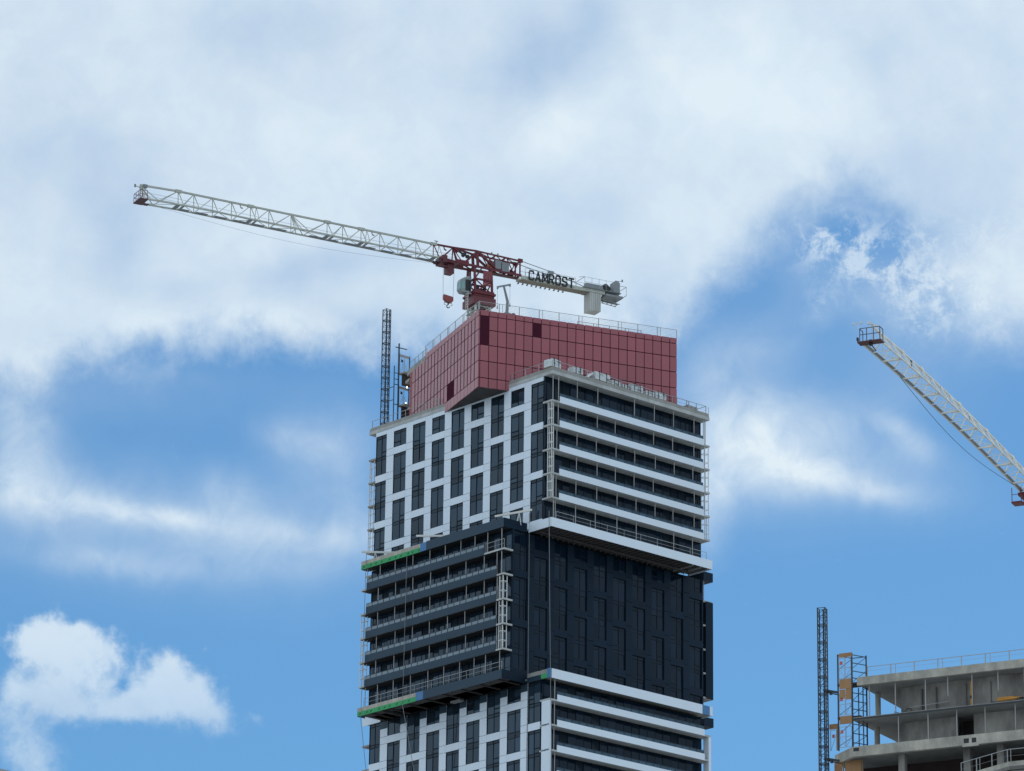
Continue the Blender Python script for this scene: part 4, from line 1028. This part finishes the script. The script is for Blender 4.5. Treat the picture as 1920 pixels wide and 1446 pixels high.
# ------------------------------------------------------------------ the white crane jib on the right
yw2 = R(23.7)
J0 = V3((218.41, 203.607, 105.127))
cr2 = thing('tower_crane', 'white lattice crane jib reaching in from the right, red railed tip platform', 'tower crane', J0, yw2)
W2, H2, P2 = .76, 1.40, 2.30
NP = 34
def sag(x): return -.0009*(x-12)**2 + .13
def b2(x, s): return V3((x, s*W2, sag(x)))
def t2(x): return V3((x, 0, H2+sag(x)))
def jib2(k0, k1):
    s = MB()
    for k in range(k0, k1):
        a, b = .15+k*P2, .15+(k+1)*P2; m_ = (a+b)/2
        s.bar(t2(a), t2(b), .11)
        for sg_ in (-1, 1):
            s.bar(b2(a, sg_), b2(b, sg_), .09 if sg_ < 0 else .13, .10)
            s.bar(t2(b), b2(b, sg_), .07); s.bar(t2(a), b2(b, sg_), .042)
        s.bar(b2(a, 1 if k % 2 else -1), b2(b, -1 if k % 2 else 1), .05); s.bar(b2(m_, 1), b2(b, -1), .03)
        if k % 2: s.bar(b2(b, -1), b2(b, 1), .16, .12)
        else: s.bar(b2(b, -1), b2(b, 1), .045)
    return s.build('jib_section', CWHT2, cr2)
for k0, k1 in ((0, 4), (4, 8), (8, 12), (12, 16), (16, 20), (20, 34)): jib2(k0, k1)
for k in (3, 5, 9, 12, 15, 17): p = t2(.15+k*P2); MB().box(p.x-.3, p.x+.3, -.11, .11, p.z-.1, p.z+.12).build('splice_plate', CWHT2, cr2)
for k in range(18): a = .2+k*P2; MB().hexa([(a, W2-.05, sag(a)-.03), (a+2.0, W2-.05, sag(a+2.0)-.03), (a+2.0, W2-.30, sag(a+2.0)-.03), (a, W2-.30, sag(a)-.03), (a, W2-.05, sag(a)+.02), (a+2.0, W2-.05, sag(a+2.0)+.02), (a+2.0, W2-.30, sag(a+2.0)+.02), (a, W2-.30, sag(a)+.02)]).build('walkway_grating', CGRY, cr2)
pl = MB().box(-.55, .25, -.95, .95, -.1, .0).build('tip_platform', mat('tip_red', (.085, .022, .026), .5), cr2)
MB().box(-.25, .0, -.12, .12, -.3, .15).bar((0, 0, -.2), (.6, -.15, -.5), .06).build('tip_sheave', CBLK, cr2)
tr = MB()
for y in (-.85, -.35, .2, .75): tr.bar((-.5, y, 0), (-.5, y, 1.02), .05)
for y in (-.85, .75): tr.bar((.2, y, 0), (.2, y, 1.0), .05); tr.bar((-.5, y, 1.0), (.2, y, 1.0), .05)
for z in (.52, 1.02): tr.bar((-.5, -.85, z), (-.5, .75, z), .045)
tr.build('tip_rail', mat('rail_navy', (.05, .05, .08), .5), cr2)
MB().bar((.25, -.62, 0), (.25, -.62, 1.0), .12).bar((.9, -.3, 1.5), (-.2, .1, 1.5), .08).tube((-.25, .1, 1.35), (-.25, .1, 1.62), .1, 8).build('tip_lamp', LSTEEL, cr2)
MB().bar((-.45, .85, 1.0), (-.45, .95, 1.45), .03).bar((-.45, .65, 1.42), (-.45, 1.25, 1.42), .03).tube((-.45, .65, 1.42), (-.45, .65, 1.58), .09, 8).tube((-.45, 1.25, 1.42), (-.45, 1.25, 1.58), .09, 8).build('anemometer', LSTEEL, cr2)
MB().box(-.5, -.3, .88, 1.02, .1, .35).build('switch_box', CBLK, cr2)
for x in (9.2, 23.5, 31.2): p = t2(x); MB().path([(x-.1, 0, p.z-.05), (x+.12, .02, p.z-.25), (x+.15, .03, p.z-.5)], .05, 6).build('rope_guide', CBLK, cr2)
sgm = MB(); prev = None
for k in range(25):
    x = 8.3+k*1.22; z = sag(x)-1.25*math.sin(k/24*math.pi)
    if prev: sgm.bar(prev, (x, W2, z), .028)
    prev = (x, W2, z)
sgm.build('sagging_cable', CBLK, cr2)
tx = 38.8
MB().box(tx, tx+2.2, -.9, .9, sag(tx)-.45, sag(tx)-.2).box(tx+.3, tx+1.6, -.5, .5, sag(tx)-1.3, sag(tx)-.4).build('trolley', CRED, cr2)
MB().box(tx-.9, tx+.1, .3, 1.2, sag(tx)-1.35, sag(tx)-1.2).bar((tx-.85, 1.15, sag(tx)-1.3), (tx-.85, 1.15, sag(tx)), .05).bar((tx-.85, .35, sag(tx)-1.3), (tx-.85, .35, sag(tx)), .05).bar((tx-.85, .35, sag(tx)-.6), (tx-.85, 1.15, sag(tx)-.6), .04).build('trolley_basket', CRED, cr2)
m2 = MB()
for sx_ in (-.8, .8):
    for sy_ in (-.8, .8): m2.box(78+sx_-.1, 78+sx_+.1, sy_-.1, sy_+.1, 0, 3.0)
for q in (-.8, .8): m2.bar((77.2, q, .05), (78.8, q, 1.5), .08).bar((78.8, q, 1.5), (77.2, q, 2.95), .08).bar((78+q, -.8, .05), (78+q, .8, 1.5), .08).bar((78+q, .8, 1.5), (78+q, -.8, 2.95), .08)
m2m = m2.mesh('mast_section', CWHT2)
for k in range(35): put('mast_section', m2m, cr2, (0, 0, -5-k*3.0))

# ------------------------------------------------------------------ concrete frame building on the right
RA = V3((249.1, 234.5, 0)); RZ = R(110.95)-math.pi
rb = thing('concrete_building', 'bare concrete frame building under construction at the lower right', 'building', RA, RZ)
def rbp(name, poly, z0, z1, m): return MB().prism(poly, z0, z1).build(name, m, rb)
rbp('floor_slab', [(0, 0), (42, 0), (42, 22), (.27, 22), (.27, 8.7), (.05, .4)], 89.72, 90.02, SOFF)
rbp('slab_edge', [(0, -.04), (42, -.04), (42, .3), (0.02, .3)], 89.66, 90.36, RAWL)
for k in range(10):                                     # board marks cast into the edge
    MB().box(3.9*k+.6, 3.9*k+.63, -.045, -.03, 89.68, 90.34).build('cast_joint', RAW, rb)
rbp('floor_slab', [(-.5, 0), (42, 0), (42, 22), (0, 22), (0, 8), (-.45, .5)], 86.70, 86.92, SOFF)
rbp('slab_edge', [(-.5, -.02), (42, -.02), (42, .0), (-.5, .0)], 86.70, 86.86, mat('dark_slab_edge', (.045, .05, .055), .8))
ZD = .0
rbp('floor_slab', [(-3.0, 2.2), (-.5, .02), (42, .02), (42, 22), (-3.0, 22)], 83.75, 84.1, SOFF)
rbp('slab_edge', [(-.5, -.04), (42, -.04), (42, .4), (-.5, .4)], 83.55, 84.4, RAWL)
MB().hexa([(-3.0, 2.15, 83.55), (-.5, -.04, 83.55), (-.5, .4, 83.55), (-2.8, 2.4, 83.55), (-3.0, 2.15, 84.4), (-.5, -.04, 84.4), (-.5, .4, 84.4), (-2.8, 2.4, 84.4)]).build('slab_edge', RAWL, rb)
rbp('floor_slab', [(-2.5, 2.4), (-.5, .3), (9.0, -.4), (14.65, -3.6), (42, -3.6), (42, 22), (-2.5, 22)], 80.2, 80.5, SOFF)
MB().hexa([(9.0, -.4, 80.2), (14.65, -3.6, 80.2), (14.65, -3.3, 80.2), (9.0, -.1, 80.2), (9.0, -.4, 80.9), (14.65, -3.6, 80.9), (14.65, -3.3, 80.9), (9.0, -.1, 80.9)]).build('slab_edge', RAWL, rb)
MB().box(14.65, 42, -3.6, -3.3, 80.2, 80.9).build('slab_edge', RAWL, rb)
# core walls, faceted round the corner, with a door
wl = [(2.9, 2.6), (4.2, 2.3), (7.2, 2.05), (10.5, 1.95), (42, 1.9)]
def wall_run(z0, z1, off=0, gaps=()):
    for (xa, ya), (xb, yb) in zip(wl[:-1], wl[1:]):
        segs = [(xa, xb)]
        for ga, gb in gaps:
            segs = [s for a, b in segs for s in ((a, min(b, ga)), (max(a, gb), b)) if s[1]-s[0] > .05]
        for a, b in segs:
            f0 = ya+(yb-ya)*(a-xa)/(xb-xa); f1 = ya+(yb-ya)*(b-xa)/(xb-xa)
            MB().hexa([(a, f0+off, z0), (b, f1+off, z0), (b, f1+.3+off, z0), (a, f0+.3+off, z0), (a, f0+off, z1), (b, f1+off, z1), (b, f1+.3+off, z1), (a, f0+.3+off, z1)]).build('concrete_wall', RAW, rb)
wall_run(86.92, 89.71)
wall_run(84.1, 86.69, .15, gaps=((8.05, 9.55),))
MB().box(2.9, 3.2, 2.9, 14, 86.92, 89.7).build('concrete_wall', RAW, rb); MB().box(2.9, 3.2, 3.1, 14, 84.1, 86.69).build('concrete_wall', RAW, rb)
MB().box(7.8, 10, 4.2, 4.4, 84.1, 86.69).build('dark_room', DPLY, rb); MB().box(-2.5, 42, 5, 5.3, 80.5, 83.7).build('dark_room', DPLY, rb)
cc = MB()
for k in range(16): cc.tube((0, 0, k*.17), (0, 0, k*.17+.12), .24, 14); cc.tube((0, 0, k*.17+.12), (0, 0, k*.17+.17), .205, 14)
cm = cc.mesh('round_column', RAWL)
put('round_column', cm, rb, (.55, 3.25, 86.93)); put('round_column', cm, rb, (.45, 3.2, 84.02))
for x, w in ((3.0, .55), (8.8, .6), (11.75, .6)): MB().box(x, x+w, 1.5, 2.1, 80.5, 83.74).build('square_column', RAW, rb)
for x, z in ((3.55, 84.4), (6.2, 84.4), (8.75, 84.4), (11.25, 84.4), (13.9, 84.4)): MB().tube((x, .3, 84.1), (x, .3, 86.7), .045, 6).build('shore_post', POST, rb)
for x, ln in ((.95, 2.75), (3.3, 2.75), (6.0, 2.75), (8.0, 1.7), (10.15, 2.75), (12.45, 1.7), (14.75, 1.2)): MB().tube((x, .35, 89.7-ln), (x, .35, 89.7), .05, 6).build('shore_post', POST, rb)
for x0, w in ((9.45, .45), (10.15, .4)): MB().box(x0, x0+w, -.05, -.03, 83.72, 84.12).build('edge_pocket', CBLK, rb)
MB().box(9.3, 10.75, -.06, .0, 83.42, 83.6).build('edge_patch', RAWL, rb); MB().box(-.4, .1, -.055, -.03, 84.0, 84.3).build('edge_pocket', CBLK, rb)
FMK = mat('form_mark', (.15, .15, .145), .9)
for x in (5.0, 6.3, 9.0, 11.2): MB().box(x, x+.06, 1.86, 2.2, 86.95, 89.3).build('form_joint', FMK, rb)
MB().bar((4.0, 1.75, 87.75), (7.5, 1.75, 87.9), .05).bar((3.8, 1.75, 84.7), (7.2, 1.75, 84.75), .05).build('balcony_guard', GALV, rb)
# things on it
t_ = thing('pipe_ring', 'black hoop hanging on the concrete wall of the right building', 'hoop', RA+V3((math.cos(RZ)*3.8-math.sin(RZ)*2.0, math.sin(RZ)*3.8+math.cos(RZ)*2.0, 87.35)), RZ)
MB().path([(.33*math.cos(a), 0, .40*math.sin(a)) for a in [2*math.pi*k/18 for k in range(19)]], .03, 6).build('ring', CBLK, t_)
def RB(s, t, z): return RA+V3((math.cos(RZ)*s-math.sin(RZ)*t, math.sin(RZ)*s+math.cos(RZ)*t, z))
t_ = thing('timber_stack', 'orange timbers stacked on the middle floor of the right building', 'stack', RB(12.2, .9, 86.92), RZ)
for k in range(9):
    MB().box(0, random.uniform(1.4, 1.8), -.05, .05, 0, .10).build('timber', ORANGE, t_, (random.uniform(-.2, .3), random.uniform(-.25, .25), .22+(k//3)*.12), random.uniform(-.06, .06))
MB().box(-.4, 2.2, -.4, .4, .12, .2).box(-.6, -.2, -.1, .1, .0, .3).box(1.9, 2.2, -.2, .2, 0, .45).build('trestle', CBLK, t_)
t_ = thing('yellow_prop', 'yellow steel prop standing against the concrete wall', 'prop', RB(9.55, 1.65, 86.92), RZ)
MB().tube((0, 0, 0), (0, 0, 2.35), .07, 8).box(-.1, .1, -.1, .1, 2.35, 2.42).build('tube', ORANGE, t_)
MB().tube((0, 0, 1.0), (0, 0, 1.25), .1, 8).build('collar', CBLK, t_)
t_ = thing('tool_bundle', 'dark bundle of rods lying before the yellow prop', 'bundle', RB(8.0, .6, 86.9), RZ)
for k in range(4): MB().tube((0, 0, .05), (2.0, .1, .06), .04, 6).build('rod', CBLK, t_, (k*.1, k*.1, 0))
t_ = thing('blue_tarp', 'small blue tarpaulin at the left end of the middle floor wall', 'tarpaulin', RB(2.75, 2.3, 86.93), RZ)
MB().hexa([(-.35, -.2, 0), (.2, -.25, 0), (.2, .1, 0), (-.35, .1, 0), (-.3, -.1, .75), (.12, -.12, .6), (.12, .1, .6), (-.3, .1, .75)]).build('sheet', mat('tarp_blue', (.10, .32, .60), .5), t_)
guard_rail([RB(.9, .15, 90.36), RB(41, .15, 90.36)], 'wire guard rail along the top slab of the concrete building', gap=2.06, mesh=False, h=.85)
guard_rail([RB(9.4, -.6, 80.9), RB(14.5, -3.45, 80.9), RB(20, -3.45, 80.9)], 'galvanised guard rail on the lowest corner slab of the concrete building', gap=2.2, mesh=False, h=1.05)
# hoist mast and landing tower at its left end
mp_ = RB(-3.1, .0, 0)
hoist_mast((mp_.x, mp_.y, 0), 60.55, 96.77, .66, 'dark lattice hoist mast beside the concrete building on the right', MASTD, rz=R(30))
lt = thing('landing_tower', 'steel hoist landing tower with brown plywood panels at the concrete building', 'landing tower', RB(-1.75, .05, 84.4), RZ)
for (x, y) in ((0, 0), (1.28, 0), (2.05, 1.3), (.75, 1.3)): MB().box(x-.05, x+.05, y-.05, y+.05, -.2 if x < 1.5 else 0, 8.15).build('upright', NAVY, lt)
br = MB()
for z in (2.7, 3.3, 4.0, 4.7, 5.4, 6.0, 6.6, 7.3, 8.0, 1.2, 2.0, .4):
    br.bar((1.28, 0, z), (2.05, 1.3, z), .06)
for z in (2.7, 5.5, 8.05): br.bar((0, 0, z), (1.28, 0, z), .07); br.bar((0, 0, z), (.75, 1.3, z), .06); br.bar((.75, 1.3, z), (2.05, 1.3, z), .06)
for z0_, z1_ in ((.2, 1.2), (1.2, 2.5), (2.8, 4.0), (4.0, 5.4), (5.6, 6.8), (6.8, 8.0)): br.bar((1.28, 0, z0_), (2.05, 1.3, z1_), .04); br.bar((0, 0, z0_), (.75, 1.3, z1_), .04)
br.build('bracing', NAVY, lt)
for (z0_, z1_, x0, x1) in ((7.85, 8.2, .12, 1.32), (5.1, 5.95, .14, 1.22), (4.25, 5.05, .14, .66), (4.15, 5.05, .70, 1.22), (2.05, 2.75, .14, 1.22)):
    MB().box(x0, x1, -.06, -.03, z0_, z1_).build('plywood_panel', BROWN, lt)
MB().box(.7, 1.25, -.03, .0, 5.02, 5.12).build('plywood_panel', BROWN, lt)
for z in (.05, 2.85, 6.0):
    for k in range(2):
        x0 = .1+k*.58
        f = MB(); f.box(x0, x0+.03, -.02, .02, 0, 1.8); f.box(x0+.5, x0+.53, -.02, .02, 0, 1.8); f.box(x0+.03, x0+.5, -.02, .02, 1.76, 1.8); f.box(x0+.03, x0+.5, -.02, .02, 0, .04); f.box(x0+.03, x0+.5, -.02, .02, .9, .94)
        f.bar((x0+.03, 0, .05) if k else (x0+.5, 0, .05), (x0+.5, 0, .9) if k else (x0+.03, 0, .9), .03)
        f.build('gate_leaf', GALV, lt, (0, -.02, z))
    MB().box(.2, .45, -.06, -.04, z+1.2, z+1.5).build('red_notice', mat('notice_red', (.5, .12, .10), .6) if z < 1 else bpy.data.materials['notice_red'], lt)
for z in (5.45, 2.55): MB().box(-.1, 2.0, .02, 1.2, z, z+.14).build('landing_floor', DPLY, lt)
for z in (4.9, -1.0): MB().bar((-.05, .2, z), (-1.35, 0, z+.3), .12, .18).bar((-.05, .9, z-.1), (-1.35, .2, z+.2), .08).bar((-.7, .1, z+.1), (-.7, .1, z-.15), .2).build('mast_tie', MASTD, lt)
lt2 = thing('landing_gate', 'brown framed landing gate low between hoist mast and landing tower', 'gate', RB(-2.75, .6, 84.4), RZ)
MB().box(-.05, .75, -.06, -.02, 1.85, 2.3).build('plywood_panel', BROWN, lt2); MB().box(.62, .8, -.05, .0, 0, 1.9).build('post', BROWN, lt2)
f = MB(); f.box(.02, .06, -.02, .02, 0, 1.8); f.box(.55, .59, -.02, .02, 0, 1.8); f.box(.06, .55, -.02, .02, 1.76, 1.8); f.bar((.06, 0, .05), (.55, 0, 1.4), .03)
f.build('gate_leaf', GALV, lt2); MB().box(.2, .42, -.05, -.03, 1.1, 1.4).build('red_notice', bpy.data.materials['notice_red'], lt2)
lt3 = thing('plywood_hoarding', 'brown plywood boards under the lowest left slab edge', 'hoarding', RB(-2.7, 1.9, 80.5), RZ)
for x0, w in ((0, .7), (.95, 1.5)): MB().box(x0, x0+w, -.6, -.55, 0, 3.1).build('plywood_panel', BROWN, lt3)
for x0 in (.75, 2.5): MB().box(x0, x0+.1, -.6, -.5, 0, 3.1).build('post', WOOD, lt3)
for k, (s, t__, z) in enumerate(((-.15, .6, 84.4), (.3, .5, 84.4))): MB().tube((s+1.75, t__, 0), (s+1.75, t__, 5.2), .05, 6).build('shore_post', NAVY, lt)

# corner of a low roof at the lower left of the view
nb = thing('neighbour_building', 'sliver of a grey roof at the bottom left corner', 'building', (0, 0, 0))
pA, pB = V3((76.766, 117.302, 34.973)), V3((85.674, 122.324, 36.295))
dep = V3((8.0, 8.95, 0)); dn = V3((0, 0, -.4)); flat = lambda v: V3((v.x, v.y, 0)); o1 = dep*.05
f = MB(); f.hexa([pA+dn, pB+dn, pB+dep+dn, pA+dep+dn, pA, pB, pB+dep, pA+dep]); f.build('roof', CGRY, nb)
f = MB(); f.hexa([flat(pA)+o1, flat(pB)+o1, flat(pB)+dep*.95, flat(pA)+dep*.95, pA+o1+dn*1.02, pB+o1+dn*1.02, pB+dep*.95+dn*1.02, pA+dep*.95+dn*1.02]); f.build('wall', RAW, nb)
